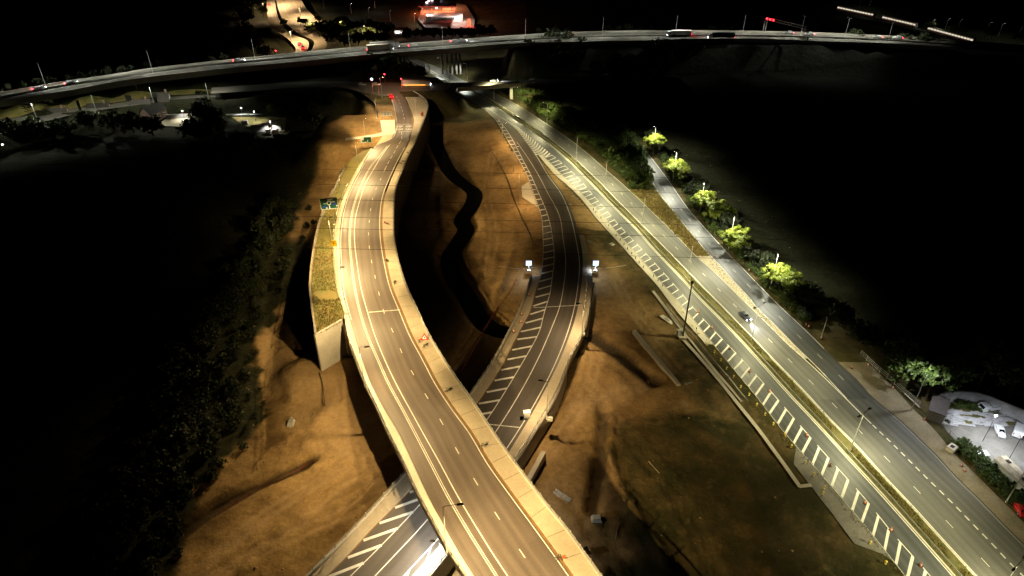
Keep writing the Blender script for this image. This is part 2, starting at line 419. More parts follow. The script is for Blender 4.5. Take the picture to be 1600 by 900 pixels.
def band(L_, R_, zf, y0, y1, step=6):
    ys = list(np.arange(y0, y1 + .1, step)); rows = []
    for y in ys:
        a, b_ = at(L_(y), y, zf(y)), at(R_(y), y, zf(y)); rows.append((a.y, a.x, b_.x, a.z))
    rows.sort(); return [np.array(c) for c in zip(*rows)]

def band_eval(bd, X, Y):
    yr, xl, xr, zz = bd
    l, r, z = np.interp(Y, yr, xl), np.interp(Y, yr, xr), np.interp(Y, yr, zz)
    out = np.maximum(np.maximum(yr[0] - Y, Y - yr[-1]), 0)
    return np.maximum(np.maximum(l - X, X - r), 0) + out, z, l, r

def polydist(X, Y, path):
    P = np.array([(p[0], p[1]) for p in smooth_path(path, 4)])
    d = np.full(X.shape, 1e9)
    for a, b_ in zip(P, P[1:]):
        ab = b_ - a; t = np.clip(((X - a[0]) * ab[0] + (Y - a[1]) * ab[1]) / (ab @ ab), 0, 1)
        d = np.minimum(d, np.hypot(X - a[0] - t * ab[0], Y - a[1] - t * ab[1]))
    return d

bandD = band(lambda y: min(L0(y), L0(240)) if y < 240 else HO(y) - 8, lambda y: (DR(y) + 10) if y < 213 else (SR(y) + 8 if y < 480 else max(SR(y), VO(y)) + 8), z0, 92, 1160)
bandB = band(lambda y: L0(y) - 5, lambda y: BR(y) + 5, zB, 176, 470)
bandA = band(lambda y: WL(y) if y > 229 else AL(y) - 40, lambda y: (AR(y) + AO(y)) / 2, zA, 143, 340)
bandM = band(lambda y: -900, lambda y: 2500, lambda y: 0, 60, 70)
BASE = -1.6

# motorway: rows across, from left to right, far edge / middle / near edge
zM = 14.0
MWF = [(-260,176),(-120,162),(0,147),(100,130),(175,119),(237,109),(325,99),(400,91.5),(500,81),(587,73.5),(700,65),(800,57.5),(900,52),(1000,50),(1100,50),(1200,51),(1300,54),(1375,57.5),(1450,62),(1700,80)]
MWC = [(-260,184),(-120,170),(0,154),(100,135),(175,124),(237,114),(325,103),(400,96.5),(500,87),(587,79),(700,71),(800,64),(900,59),(1000,57),(1100,56.5),(1200,57.5),(1300,60),(1375,63.5),(1450,68),(1700,87)]
MWN = [(-260,190),(-120,176),(0,160),(100,145),(175,131),(237,122),(325,112),(400,104.5),(500,95),(587,86.5),(700,78),(800,70),(900,67),(1000,65),(1100,62.5),(1200,63),(1300,67),(1375,69),(1450,74),(1700,93)]
MF, MC, MN = [[at(x, y, zM) for x, y in q] for q in (MWF, MWC, MWN)]
zR = 7.2
RBF = [(330,137),(400,132),(470,128),(530,127),(600,129),(660,130),(715,129),(796,126.5),(860,124),(940,119)]
RBN = [(330,146),(400,142),(470,137),(530,138),(600,143),(650,142.5),(715,139),(796,133),(860,129),(940,123)]
RF, RN = [[at(x, y, zR) for x, y in q] for q in (RBF, RBN)]

SLIPC = [at(x, y, 4.5) for x, y in ((-220,213),(0,189.5),(60,180.5),(125,169.5),(200,157.5),(280,149.5),(380,146.5))]
def height(X, Y, noise_arr):
    h = np.full(X.shape, BASE) + noise_arr
    # broad lie of the land: level by the trunk road, a touch lower between the carriageways, rising far away
    h = h + 1.5 * ss((X - 95) / 30) + 1.4 * ss((Y - 380) / 60)
    def lift(d, z, blend, mask=1.0):
        nonlocal h
        w = ss(1 - d / blend) * mask
        h = h * (1 - w) + z * w
    # motorway embankment, open where the bridge stands
    mx = np.array([p.x for p in MC]); my = np.array([p.y for p in MC])
    o = np.argsort(mx); cy = np.interp(X, mx[o], my[o])
    d = np.maximum(np.abs(Y - cy) - 11.5, 0)
    px_ = X / np.maximum(Y, 1)
    op = ss((X + 78) / 8) * ss((2 - X) / 8)
    lift(d, zM - 0.25, 24.0, (1 - op) * (Y > 0))
    # roundabout
    d = np.maximum(np.maximum(352 - Y, Y - 385), 0); d = np.hypot(d, np.maximum(np.maximum(-150 - X, X + 30), 0))
    lift(d, zR - 0.2, 15.0)
    d = np.maximum(np.maximum(352 - Y, Y - 385), 0); d = np.hypot(d, np.maximum(np.maximum(12 - X, X - 90), 0))
    lift(d, zR - 0.2, 15.0)
    # lower slip road on its own shelf
    d = polydist(X, Y, SLIPC); lift(np.maximum(d - 7.5, 0), 4.0, 7.0)
    # flyover approach: filled on its left side only
    d, z, l, r = band_eval(bandA, X, Y)
    side = np.where(X < (l + r) / 2, 9.0, 1.2)
    fade = ss((Y - 236) / 26)
    w = ss(1 - d / side) * fade
    h = h * (1 - w) + np.minimum(z - 0.3, 30) * w
    # apron left of the flyover by the small green sign
    d = np.hypot(np.maximum(np.maximum(-86 - X, X + 62), 0), np.maximum(np.maximum(276 - Y, Y - 312), 0))
    lift(d, 8.7, 10.0, fade)
    d, z, l, r = band_eval(bandB, X, Y)
    fB = 1 - ss((190 - Y) / 12)
    lift(d, z - 0.12, 14.0, fB)
    d, z, l, r = band_eval(bandD, X, Y)
    lift(d, z - 0.12, np.where(X < l, 12.0, 25.0))
    # ledge at the foot of the abutment
    d = polydist(X, Y, [at(478, 577, 1), at(505, 577, 1), at(545, 571, 1)]); lift(np.maximum(d - 2.5, 0), 1.3, 8.0)
    # channels
    d = polydist(X, Y, RIVER); w = ss((6.2 - d) / 4.6); h = h * (1 - w) + np.minimum(h, -4.8) * w
    d = polydist(X, Y, SIDE); w = ss((3.6 - d) / 3.0); h = h * (1 - w) + np.minimum(h, -3.2) * w
    d = polydist(X, Y, DITCH); w = ss((2.5 - d) / 1.5); h = h - 1.6 * w
    d = polydist(X, Y, TRENCH); w = ss((2.1 - d) / 1.2); h = h - 1.5 * w
    return h

def axis(lo, hi, step, far_lo, far_hi):
    a = list(np.arange(lo, hi + .01, step)); s, x = step, lo
    left = []
    while x > far_lo: s *= 1.16; x -= s; left.append(x)
    s, x = step, hi; right = []
    while x < far_hi: s *= 1.16; x += s; right.append(x)
    return np.array(left[::-1] + a + right)

gx = axis(-92, 122, .85, -2600, 2600); gy = axis(64, 330, .85, -250, 4200)
GX, GY = np.meshgrid(gx, gy)
def fbm(X, Y, s, seed):
    out = np.zeros(X.shape)
    fx, fy = X.ravel(), Y.ravel()
    o = np.fromiter((mnoise.fractal(Vector((a * s + seed, b_ * s, seed * .7)), 0.9, 2.1, 4) for a, b_ in zip(fx, fy)), float, len(fx))
    return o.reshape(X.shape)
N1 = fbm(GX, GY, 0.035, 3.1); N2 = fbm(GX, GY, 0.22, 9.4)
near = (np.abs(GX) < 200) & (GY < 420)
ridge = np.sin((GX * 0.55 + GY * 0.83 + 6 * N1) * 0.9) * 0.5 + np.sin((GX * 0.95 - GY * 0.3 + 5 * N1) * 0.7) * 0.5
N3 = fbm(GX, GY, 0.075, 21.7)
lumps = 0.45 * N1 + 0.40 * N3 + 0.20 * N2 + 0.05 * ridge
for tr, wd, k in (([(462,330),(446,420),(443,500),(452,580),(458,625)], 1.1, .7), ([(415,350),(403,450),(408,560)], 1.6, .8), ([(952,640),(952,715),(985,790),(1045,880)], 1.0, .8), ([(1015,600),(950,640),(885,690)], 1.6, -.7),
                  ([(600,735),(520,770),(430,830),(380,890)], .9, .55), ([(640,700),(570,715),(495,728)], 1.2, .6), ([(688,270),(690,340),(702,400)], .9, .6), ([(806,330),(803,385),(790,430),(765,480)], 1.0, .7),
                  ([(1072,660),(1130,705),(1180,790),(1205,900)], 1.1, .5), ([(545,590),(510,640),(480,700)], 1.5, .5), ([(900,560),(960,590),(985,620)], 1.8, .5), ([(830,760),(880,800),(940,900)], 1.4, .5)):
    lumps = lumps + k * ss(1.6 - polydist(GX, GY, [at(x, y, BASE) for x, y in tr]) / wd) * (1 + .5 * N2)
for tr in ([(250,960),(350,890),(450,840),(540,800),(590,770)], [(425,350),(412,430),(414,520),(430,620)], [(468,340),(452,430),(450,520),(470,640),(500,700)], [(920,600),(980,680),(1060,780),(1120,900)], [(905,480),(930,560),(900,640),(850,720)], [(960,430),(1000,500),(1070,590),(1150,690)], [(770,240),(760,300),(770,360),(760,430)]):
    dd = polydist(GX, GY, [at(x, y, BASE) for x, y in tr]); lumps = lumps - .22 * np.exp(-((dd - 1.15) / .5) ** 2) + .16 * np.exp(-((dd - 2.5) / .6) ** 2)
GZ = height(GX, GY, np.where(near, lumps, 0.25 * N1))
g = MB(); g.grid([[(GX[i, j], GY[i, j], GZ[i, j]) for j in range(len(gx))] for i in range(len(gy))])
# ground cover: turf beside the trunk road, bare earth on the works; masks also paint unlit ground dark
dD, _, lD, rD = band_eval(bandD, GX, GY)
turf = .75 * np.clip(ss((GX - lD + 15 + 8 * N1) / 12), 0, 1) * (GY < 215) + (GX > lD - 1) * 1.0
scrub = ss((-61.5 - 7 * ss((GY - 125) / 30) - GX + 6 * N1 + 3 * N2) / 4) * ss((215 - GY) / 10)  # left wood floor, coloured dark where the lamp spill should end
scrub = np.maximum(scrub, ss((-78 - GX + 6 * N1) / 6)); scrub = np.maximum(scrub, ss((GX - rD - 3 + 3 * N1) / 5) * ss((330 - GY) / 20) * ss((GY - 128) / 8))  # also darkens open fields so they look unlit
scrub = np.maximum(scrub, ss((GY - 318) / 10) * (GX > 12)); turf = np.maximum(turf, scrub)  # far right fields painted dark as if no light reached them
turf = np.maximum(turf, .85 * ss((GX - 17 + 7 * N1 + 5 * N3) / 9) * ss((128 - GY + 4 * N1) / 12))  # dark turf, also toned down in place of weaker lamplight
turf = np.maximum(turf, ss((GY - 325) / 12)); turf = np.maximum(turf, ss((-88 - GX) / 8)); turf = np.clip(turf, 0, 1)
pale = np.zeros(GX.shape)
for tr, wd, k in (([(1068,630),(1110,700),(1150,770),(1180,840),(1200,910)], 0.8, .8), ([(905,640),(960,615),(1010,600)], 3.5, .7), ([(945,700),(985,780),(1030,850),(1075,920)], 1.0, .7),
                  ([(430,330),(425,420),(430,520),(440,600)], 3.5, .5), ([(500,600),(560,690),(620,760)], 7, .6), ([(280,930),(420,850),(560,750)], 1.0, .6), ([(240,930),(330,870),(470,775),(540,730)], .9, .6),
                  ([(1090,560),(1130,620),(1190,700),(1240,780),(1300,860)], 2.5, .5), ([(690,270),(688,340),(697,380)], .8, .6), ([(770,540),(690,590),(640,500)], 5, .3), ([(1060,690),(1130,690),(1190,730),(1230,790)], 2.2, .6)):
    dd = polydist(GX, GY, [at(x, y, BASE) for x, y in tr]); pale = np.maximum(pale, k * ss(1.3 - dd / wd))
for tr in ([(250,960),(350,890),(450,840),(540,800),(590,770)], [(420,960),(500,880),(560,830)], [(440,640),(520,660),(590,720)], [(425,350),(412,430),(414,520),(430,620)], [(468,340),(452,430),(450,520),(470,640),(500,700)], [(860,760),(900,820),(960,930)], [(920,600),(980,680),(1060,780),(1120,900)],
           [(905,480),(930,560),(900,640),(850,720)], [(960,430),(1000,500),(1070,590),(1150,690)], [(770,240),(760,300),(770,360),(760,430)], [(720,420),(700,480),(690,540)], [(1120,640),(1200,740),(1290,860),(1330,940)], [(300,900),(420,800),(560,720)]):
    dd = polydist(GX, GY, [at(x, y, BASE) for x, y in tr])
    rut_ = np.exp(-((dd - 1.15) / .42) ** 2); pale = np.maximum(pale, .8 * rut_ * (0.6 + .4 * np.sign(N3) * 0 + .4))
wet = .9 * ss((4.4 + 1.6 * N2 - polydist(GX, GY, RIVER)) / 2.8)
wet = np.maximum(wet, .9 * ss((3.0 + N2 - polydist(GX, GY, SIDE)) / 1.8))
wet = np.maximum(wet, .7 * ss((1.9 + .6 * N2 - polydist(GX, GY, DITCH)) / 1.0)); wet = np.maximum(wet, .7 * ss((1.6 + .5 * N2 - polydist(GX, GY, TRENCH)) / 1.0))
m, nt, b = nodes('terrain'); N, L = nt.nodes, nt.links
tc = N.new('ShaderNodeTexCoord')
def tnoise(s, d, stretch=None):
    n = N.new('ShaderNodeTexNoise'); n.inputs['Scale'].default_value = s; n.inputs['Detail'].default_value = d; n.inputs['Roughness'].default_value = 0.62
    if stretch:
        mp = N.new('ShaderNodeMapping'); mp.inputs['Scale'].default_value = stretch; mp.inputs['Rotation'].default_value = (0, 0, R(25)); L.new(tc.outputs['Object'], mp.inputs[0]); L.new(mp.outputs[0], n.inputs[0])
    else: L.new(tc.outputs['Object'], n.inputs[0])
    return n.outputs['Fac']
def ramp(f, stops):
    r = N.new('ShaderNodeValToRGB'); L.new(f, r.inputs[0])
    while len(r.color_ramp.elements) < len(stops): r.color_ramp.elements.new(0.5)
    for e, (p, c) in zip(r.color_ramp.elements, stops): e.position = p; e.color = (*c, 1)
    return r.outputs[0]
def mixc(f, a, b_, mode='MIX'):
    q = N.new('ShaderNodeMix'); q.data_type = 'RGBA'; q.blend_type = mode
    if isinstance(f, float): q.inputs[0].default_value = f
    else: L.new(f, q.inputs[0])
    L.new(a, q.inputs[6]); L.new(b_, q.inputs[7]); return q.outputs[2]
def attr(n):
    q = N.new('ShaderNodeAttribute'); q.attribute_name = n; return q.outputs['Fac']
earth = ramp(tnoise(0.06, 8), [(0.30, (0.14, 0.085, 0.034)), (0.5, (0.30, 0.195, 0.082)), (0.70, (0.41, 0.28, 0.128))])
rut = ramp(tnoise(0.55, 8), [(0.3, (0.6, 0.57, 0.55)), (0.62, (1.1, 1.1, 1.1))])
earth = mixc(0.6, earth, rut, 'MULTIPLY')
clod = ramp(tnoise(1.5, 8), [(0.3, (0.72, 0.70, 0.68)), (0.55, (1.0, 1.0, 1.0)), (0.75, (1.15, 1.13, 1.1))])
earth = mixc(0.75, earth, clod, 'MULTIPLY')
palec = ramp(tnoise(0.8, 6), [(0.3, (0.26, 0.17, 0.085)), (0.7, (0.40, 0.28, 0.15))])
earth = mixc(attr('pale'), earth, palec)
mud = ramp(tnoise(0.9, 6), [(0.3, (0.022, 0.018, 0.012)), (0.7, (0.045, 0.036, 0.022))])
earth = mixc(attr('wet'), earth, mud)
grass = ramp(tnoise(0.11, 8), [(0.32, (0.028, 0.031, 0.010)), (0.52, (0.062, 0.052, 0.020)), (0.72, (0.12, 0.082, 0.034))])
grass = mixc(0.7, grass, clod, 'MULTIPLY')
# ragged boundary between turf and earth
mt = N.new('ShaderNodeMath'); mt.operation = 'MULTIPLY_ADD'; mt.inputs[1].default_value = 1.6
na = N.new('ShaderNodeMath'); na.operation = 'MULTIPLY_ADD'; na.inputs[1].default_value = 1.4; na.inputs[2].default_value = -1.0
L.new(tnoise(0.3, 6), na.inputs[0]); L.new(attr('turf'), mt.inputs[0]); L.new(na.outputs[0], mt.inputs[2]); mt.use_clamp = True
under = ramp(tnoise(0.9, 8), [(0.35, (0.008, 0.010, 0.004)), (0.7, (0.030, 0.030, 0.012))])  # near-black colour, wood floor and painted stand-in for unlit ground
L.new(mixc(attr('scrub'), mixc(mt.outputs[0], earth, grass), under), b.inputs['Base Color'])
b.inputs['Roughness'].default_value = 0.95; b.inputs['Specular IOR Level'].default_value = 0.15
bp = N.new('ShaderNodeBump'); bp.inputs['Strength'].default_value = 0.45; bp.inputs['Distance'].default_value = 0.2
L.new(tnoise(1.1, 8), bp.inputs['Height'])
bp2 = N.new('ShaderNodeBump'); bp2.inputs['Strength'].default_value = 0.55; bp2.inputs['Distance'].default_value = 0.9
L.new(tnoise(0.22, 4), bp2.inputs['Height']); L.new(bp.outputs[0], bp2.inputs['Normal']); L.new(bp2.outputs[0], b.inputs['Normal'])
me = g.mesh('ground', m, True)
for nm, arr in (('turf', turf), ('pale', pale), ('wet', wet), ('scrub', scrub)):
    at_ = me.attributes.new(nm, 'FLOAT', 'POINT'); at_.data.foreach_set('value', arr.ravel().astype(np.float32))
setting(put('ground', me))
_gx, _gy = gx, gy
def ground_z(x, y):
    i = int(np.clip(np.searchsorted(_gx, x) - 1, 0, len(_gx) - 2)); j = int(np.clip(np.searchsorted(_gy, y) - 1, 0, len(_gy) - 2))
    u = (x - _gx[i]) / (_gx[i+1] - _gx[i]); v = (y - _gy[j]) / (_gy[j+1] - _gy[j])
    return float((GZ[j, i]*(1-u) + GZ[j, i+1]*u)*(1-v) + (GZ[j+1, i]*(1-u) + GZ[j+1, i+1]*u)*v)
def on_ground(px, py, guess=BASE):
    z = guess
    for _ in range(6):
        p = at(px, py, z); z = ground_z(p.x, p.y)
    p.z = z
    return p

# river surface follows its channel
w = MB(); P = smooth_path(RIVER, 5); rows = []
for i, p in enumerate(P):
    d = (P[min(i+1, len(P)-1)] - P[max(i-1, 0)]).normalized(); n_ = Vector((-d.y, d.x, 0)) * 3.6
    rows.append([(p.x + n_.x, p.y + n_.y, -3.9), (p.x - n_.x, p.y - n_.y, -3.9)])
w.grid(rows); setting(w.build('river', MATS['river_water']))
# ------------------------------------------------------------------ ribbons and painted lines
def ribbon(mb, L_, R_, zf, y0, y1, dz=0.0, n=1, dzr=None):
    rows, uvs, s, prev = [], [], 0.0, None
    for y in yrange(y0, y1):
        a, b_ = at(L_(y), y, zf(y)), at(R_(y), y, zf(y))
        a.z += dz; b_.z += dz if dzr is None else dzr
        mid = (a + b_) / 2
        if prev is not None: s += (mid - prev).length
        prev = mid
        rows.append([a.lerp(b_, k / n) for k in range(n + 1)]); uvs.append(None)
        # across distance is taken square to the road
        uvs[-1] = (s, a, b_)
    U = []
    for i, (s_, a, b_) in enumerate(uvs):
        j = min(i + 1, len(uvs) - 1); k = max(i - 1, 0)
        d = ((uvs[j][1] + uvs[j][2]) - (uvs[k][1] + uvs[k][2])).normalized()
        wd = abs((b_ - a).x * d.y - (b_ - a).y * d.x)
        sk = (b_ - a).dot(d)
        U.append([(wd * q / n, s_ + sk * q / n) for q in range(n + 1)])
    mb.grid(rows, U)

def path_of(ln, zf, y0, y1, dz=0.0):
    return [at(ln(y), y, zf(y)) + Vector((0, 0, dz)) for y in yrange(y0, y1)]

def flat_stripe(mb, path, w, dz=0.012):
    rows, s = [], 0.0
    for i, p in enumerate(path):
        d = path[min(i+1, len(path)-1)] - path[max(i-1, 0)]; d.z = 0; d.normalize()
        n_ = Vector((-d.y, d.x, 0)) * (w / 2); q = p + Vector((0, 0, dz))
        rows.append([q + n_, q - n_])
    mb.grid(rows)

def stripe(mb, ln, zf, y0, y1, w, dash=None, phase=0.0, dz=0.012):
    path = path_of(ln, zf, y0, y1)
    if not dash: return flat_stripe(mb, path, w, dz)
    on, gap = dash
    for p, d in resample(path, on + gap, phase):
        flat_stripe(mb, [p, p + d * on], w, dz)

def wall(mb, ln, zf, y0, y1, low, thick=0.35, top=0.0, side=1):
    """upright wall along a traced line from zf+top down to a level (number or function of y)"""
    rows = []
    path = [(y, at(ln(y), y, zf(y))) for y in yrange(y0, y1)]
    for i, (y, p) in enumerate(path):
        d = path[min(i+1, len(path)-1)][1] - path[max(i-1, 0)][1]; d.z = 0; d.normalize()
        n_ = Vector((-d.y, d.x, 0)) * thick * side
        lo = low(y) if callable(low) else low
        t = p.z + top
        rows.append([(p.x, p.y, lo), (p.x, p.y, t), (p.x + n_.x, p.y + n_.y, t), (p.x + n_.x, p.y + n_.y, lo)])
    mb.grid(rows)
    for r in (rows[0], rows[-1]): mb.face(r)

def raised(mb, L_, R_, zf, y0, y1, h, skirt=0.25):
    """a kerbed strip: flat top, upright kerb faces on both sides"""
    rows = []
    for y in yrange(y0, y1):
        a, b_ = at(L_(y), y, zf(y)), at(R_(y), y, zf(y))
        rows.append([(a.x, a.y, a.z - skirt), (a.x, a.y, a.z + h), (b_.x, b_.y, b_.z + h), (b_.x, b_.y, b_.z - skirt)])
    mb.grid(rows)
    mb.face(rows[0]); mb.face(rows[-1][::-1])

def shift(ln, k):
    return lambda y: ln(y) + k
def per_m(ln, metres, zf):
    """offset a line sideways (level with the picture rows) by metres"""
    return lambda y: ln(y) + metres * FPX * (SP - (450.0 - y) / FPX * CP) / (CAMH - zf(y))

# ------------------------------------------------------------------ the trunk road
road = MB()
ribbon(road, lambda y: (L0(y) if y < 171 else L3(y) if y < 240 else HO(y)), ML, z0, 93, 1160, n=2)
trunk = setting(road.build('dual_carriageway_road', MATS['asphalt_dark']))
r2 = MB(); ribbon(r2, MR, DR, z0, 93, 624, n=2); ribbon(r2, MR, SR, z0, 624, 1160, n=3)
setting(r2.build('dual_carriageway_road', MATS['asphalt_dual']))
r3 = MB(); ribbon(r3, SL, SR, z0, 186, 624, dz=0.0, n=1)
setting(r3.build('slip_road', MATS['asphalt_dark']))
md = MB(); ribbon(md, per_m(ML, .35, z0), per_m(MR, -.35, z0), z0, 93, 1160, dz=0.05, n=1)
setting(md.build('central_reservation_ground', MATS['median_grass']))
mk = MB()
for k0, k1 in ((0.35, 0.5), ):
    ribbon(mk, per_m(ML, .02, z0), per_m(ML, .38, z0), z0, 93, 1160, dz=0.09)
    ribbon(mk, per_m(MR, -.38, z0), per_m(MR, -.02, z0), z0, 93, 1160, dz=0.09)
setting(mk.build('kerb', MATS['concrete']))
gv = MB(); ribbon(gv, per_m(DR, .1, z0), per_m(SL, -.1, z0), z0, 296, 400, dz=0.02)
setting(gv.build('verge', MATS['dry_grass']))
gw = MB(); ribbon(gw, per_m(DR, .1, z0), per_m(SL, -.1, z0), z0, 400, 560, dz=0.018)
setting(gw.build('verge', MATS['gravel_pale']))
pv = MB(); ribbon(pv, per_m(SR, .1, z0), VO, z0, 566, 1030, dz=0.06)
setting(pv.build('pavement', MATS['pavement_dusty']))

pm = MB()
stripe(pm, per_m(ML, -.25, z0), z0, 93, 1160, 0.16)
stripe(pm, per_m(MR, .25, z0), z0, 93, 1160, 0.16)
stripe(pm, per_m(DR, -.12, z0), z0, 93, 470, 0.15)
stripe(pm, DR, z0, 470, 622, 0.22); stripe(pm, SL, z0, 470, 622, 0.2)
stripe(pm, per_m(SL, .15, z0), z0, 213, 470, 0.15)
stripe(pm, per_m(SR, -.2, z0), z0, 200, 545, 0.15)
stripe(pm, BD, z0, 622, 662, 0.3)
stripe(pm, BD, z0, 664, 1040, 0.3, (1.25, 1.0))
stripe(pm, LD, z0, 112, 1040, 0.13, (2.0, 7.0), 3.0)
stripe(pm, SD, z0, 266, 620, 0.1, (2.0, 7.0))
stripe(pm, per_m(SR, -.4, z0), z0, 640, 1000, 0.06)
# hatched strip on the left: ladder of bars, broken inner line
stripe(pm, HO, z0, 243, 1160, 0.10)
inner = path_of(HI, z0, 240, 1160); outer = path_of(HO, z0, 240, 1160)
def near_on(path, p):
    return min(path, key=lambda q: (q - p).length_squared)
fine_outer = smooth_path(outer, 6)
bars = resample(inner, 3.25, 2.0)
for i, (p, d) in enumerate(bars):
    _, py_ = pix(p)
    w = 0.42 if py_ < 430 else 0.42 + .28 * min(1, (py_ - 430) / 200)
    nrm = Vector((d.y, -d.x, 0))
    lean = 1.4 if py_ < 480 else 1.4 + 2.3 * min(1, (py_ - 480) / 150)
    q0 = near_on(fine_outer, p + nrm * 2)
    # walk along the outer line towards the camera by the lean of the bar
    k = fine_outer.index(q0)
    acc = 0.0
    while acc < lean and k < len(fine_outer) - 1:
        acc += (fine_outer[k+1] - fine_outer[k]).length; k += 1
    q0 = fine_outer[k]
    e = (q0 - p).normalized(); n_ = d * (w / 2)
    a, c = p + nrm * .05, q0 - e * .12
    up = Vector((0, 0, .012))
    pm.face([a - n_ + up, c - n_ + up, c + n_ + up, a + n_ + up])
    if i % 2 == 0:
        nx = bars[i + 1][0] if i + 1 < len(bars) else p + d * 3
        flat_stripe(pm, [p - d * .8, nx + d * .25], 0.17)
# chevrons in the nose between the two roads
for k, y in enumerate(np.arange(184.0, 241.0, 3.1)):
    a, c = at(L3(y), y), at(HI(y - 1.0), y - 1.0)
    a2, c2 = at(L3(y + 1.4), y + 1.4), at(HI(y + .4), y + .4)
    ap, ap2 = at(L3(y + 4) * .45 + HI(y + 4) * .55, y + 4), at(L3(y + 5.4) * .45 + HI(y + 5.4) * .55, y + 5.4)
    for q in (a, c, a2, c2, ap, ap2): q.z = .014
    pm.face([a, ap, ap2, a2]); pm.face([ap, c, c2, ap2])
setting(pm.build('road_marking', MATS['paint_white']))

ks = MB(); raised(ks, KSL, per_m(HO, -.25, z0), z0, 243, 538, 0.09)
setting(ks.build('kerb_strip', MATS['concrete_pale']))
pth = [at(x, y, BASE * 0.0 - 1.2) for x, y in ((1072,536),(1120,592),(1185,672),(1250,762))]

# ------------------------------------------------------------------ the link road
lr = MB(); ribbon(lr, L0, BR, zB, 171, 1160, dz=0.004, n=3)
setting(lr.build('link_road', MATS['asphalt_new']))
lm = MB()
stripe(lm, L0, zB, 176, 330, 0.16); stripe(lm, per_m(L0, .15, zB), zB, 330, 450, 0.14)
stripe(lm, L1, zB, 187, 1160, 0.2); stripe(lm, L2, zB, 222, 1160, 0.2); stripe(lm, L3, zB, 172, 1160, 0.22)
pl1 = path_of(L1, zB, 188, 1160, 0.016); pl0 = smooth_path(path_of(L0, zB, 176, 1160, 0.016), 6)
for p, d in resample(pl1, 4.6, 1.0):
    _, py_ = pix(p)
    lean = -0.2 if py_ < 300 else -0.2 + 3.4 * min(1, (py_ - 300) / 170) + 2.6 * max(0, min(1, (py_ - 660) / 90))
    nrm = Vector((d.y, -d.x, 0))
    k = pl0.index(near_on(pl0, p + nrm * 3)); acc = 0
    while acc < lean and k < len(pl0) - 1: acc += (pl0[k+1] - pl0[k]).length; k += 1
    q0 = pl0[k]; e = (q0 - p).normalized(); c = q0 - e * (0.1 if py_ < 440 else .5)
    n_ = Vector((-e.y, e.x, 0)) * 0.31
    lm.face([p - n_, c - n_, c + n_, p + n_])
# cross hatch on the far right shoulder below the flyover
pr = path_of(L3, zB, 780, 1160, 0.016)
for p, d in resample(pr, 6.0, 1.0):
    nrm = Vector((-d.y, d.x, 0)); c = p + nrm * 1.1 + d * 2.6; n_ = d * .3
    lm.face([p - n_, c - n_, c + n_, p + n_])
lmo = lm.build('road_marking', MATS['paint_white']); setting(lmo)
# expansion joints across the link road
jt = MB()
for (xa, ya), (xb, yb) in (((833, 481), (903, 477)), ((764, 663), (812, 668))):
    flat_stripe(jt, [at(xa, ya, zB(ya)), at((xa+xb)/2, (ya+yb)/2, zB(ya)), at(xb, yb, zB(yb))], 0.28, 0.02)
setting(jt.build('road_marking', MATS['paint_worn']))
# ------------------------------------------------------------------ the flyover
fly = thing('flyover', 'long curved concrete flyover carrying the bright three-lane road over the lower road', 'flyover')
s = MB(); ribbon(s, AL, AR, zA, 143, 1160, n=3)
fsurf = s.build('road_surface', MATS['asphalt_flyover'], fly)
fm = MB()
stripe(fm, per_m(AM1, -.12, zA), zA, 228, 1160, 0.14); stripe(fm, per_m(AM1, .28, zA), zA, 228, 1160, 0.11)
stripe(fm, AM2, zA, 226, 1160, 0.2)
stripe(fm, per_m(AR, -.3, zA), zA, 230, 1160, 0.2)
stripe(fm, per_m(AL, .3, zA), zA, 236, 500, 0.12)
stripe(fm, per_m(AL, .2, zA), zA, 150, 232, 0.14)
stripe(fm, AD, zA, 206, 262, 0.16, (4.0, 2.0)); stripe(fm, AD, zA, 262, 1160, 0.15, (2.0, 7.0), 2.0)
stripe(fm, mix(AL, AR, .5), zA, 150, 186, 0.16, (3.0, 3.0))
fm.build('road_marking', MATS['paint_white'], fsurf)
for (xa, ya), (xb, yb), w_ in (((621, 194.2), (643.5, 194.2), .3), ((622, 206), (642, 205.6), .3), ((576, 488), (625, 484), .35)):
    wm = MB(); flat_stripe(wm, [at(xa, ya, zA(ya)), at(xb, yb, zA(yb))], w_, .016); wm.build('road_marking', MATS['paint_worn'], fsurf)
def road_word(txt, px, py, w, h, parent, m):
    cu = bpy.data.curves.new('lettering', 'FONT'); cu.body = txt; cu.size = 1; cu.align_x = 'CENTER'; cu.extrude = .004
    o = bpy.data.objects.new('lettering', cu); COL.objects.link(o)
    dg = bpy.context.evaluated_depsgraph_get(); me_ = bpy.data.meshes.new_from_object(o.evaluated_get(dg))
    bpy.data.objects.remove(o)
    me_.materials.clear(); me_.materials.append(m)
    xs = [v.co.x for v in me_.vertices]; ysz = [v.co.y for v in me_.vertices]
    sx, sy = w / (max(xs) - min(xs)), h / (max(ysz) - min(ysz))
    p = at(px, py, zA(py) + .02)
    for v in me_.vertices: v.co = (v.co.x * sx, v.co.y * sy, v.co.z + .0)
    ob = put('road_lettering', me_, parent, p); return ob
for px, w in ((624.5, 2.6), (638, 2.6)):
    road_word('KEEP', px, 198.9, w, 2.3, fsurf, MATS['paint_white']); road_word('CLEAR', px - .5, 203.3, w + .4, 2.3, fsurf, MATS['paint_white'])
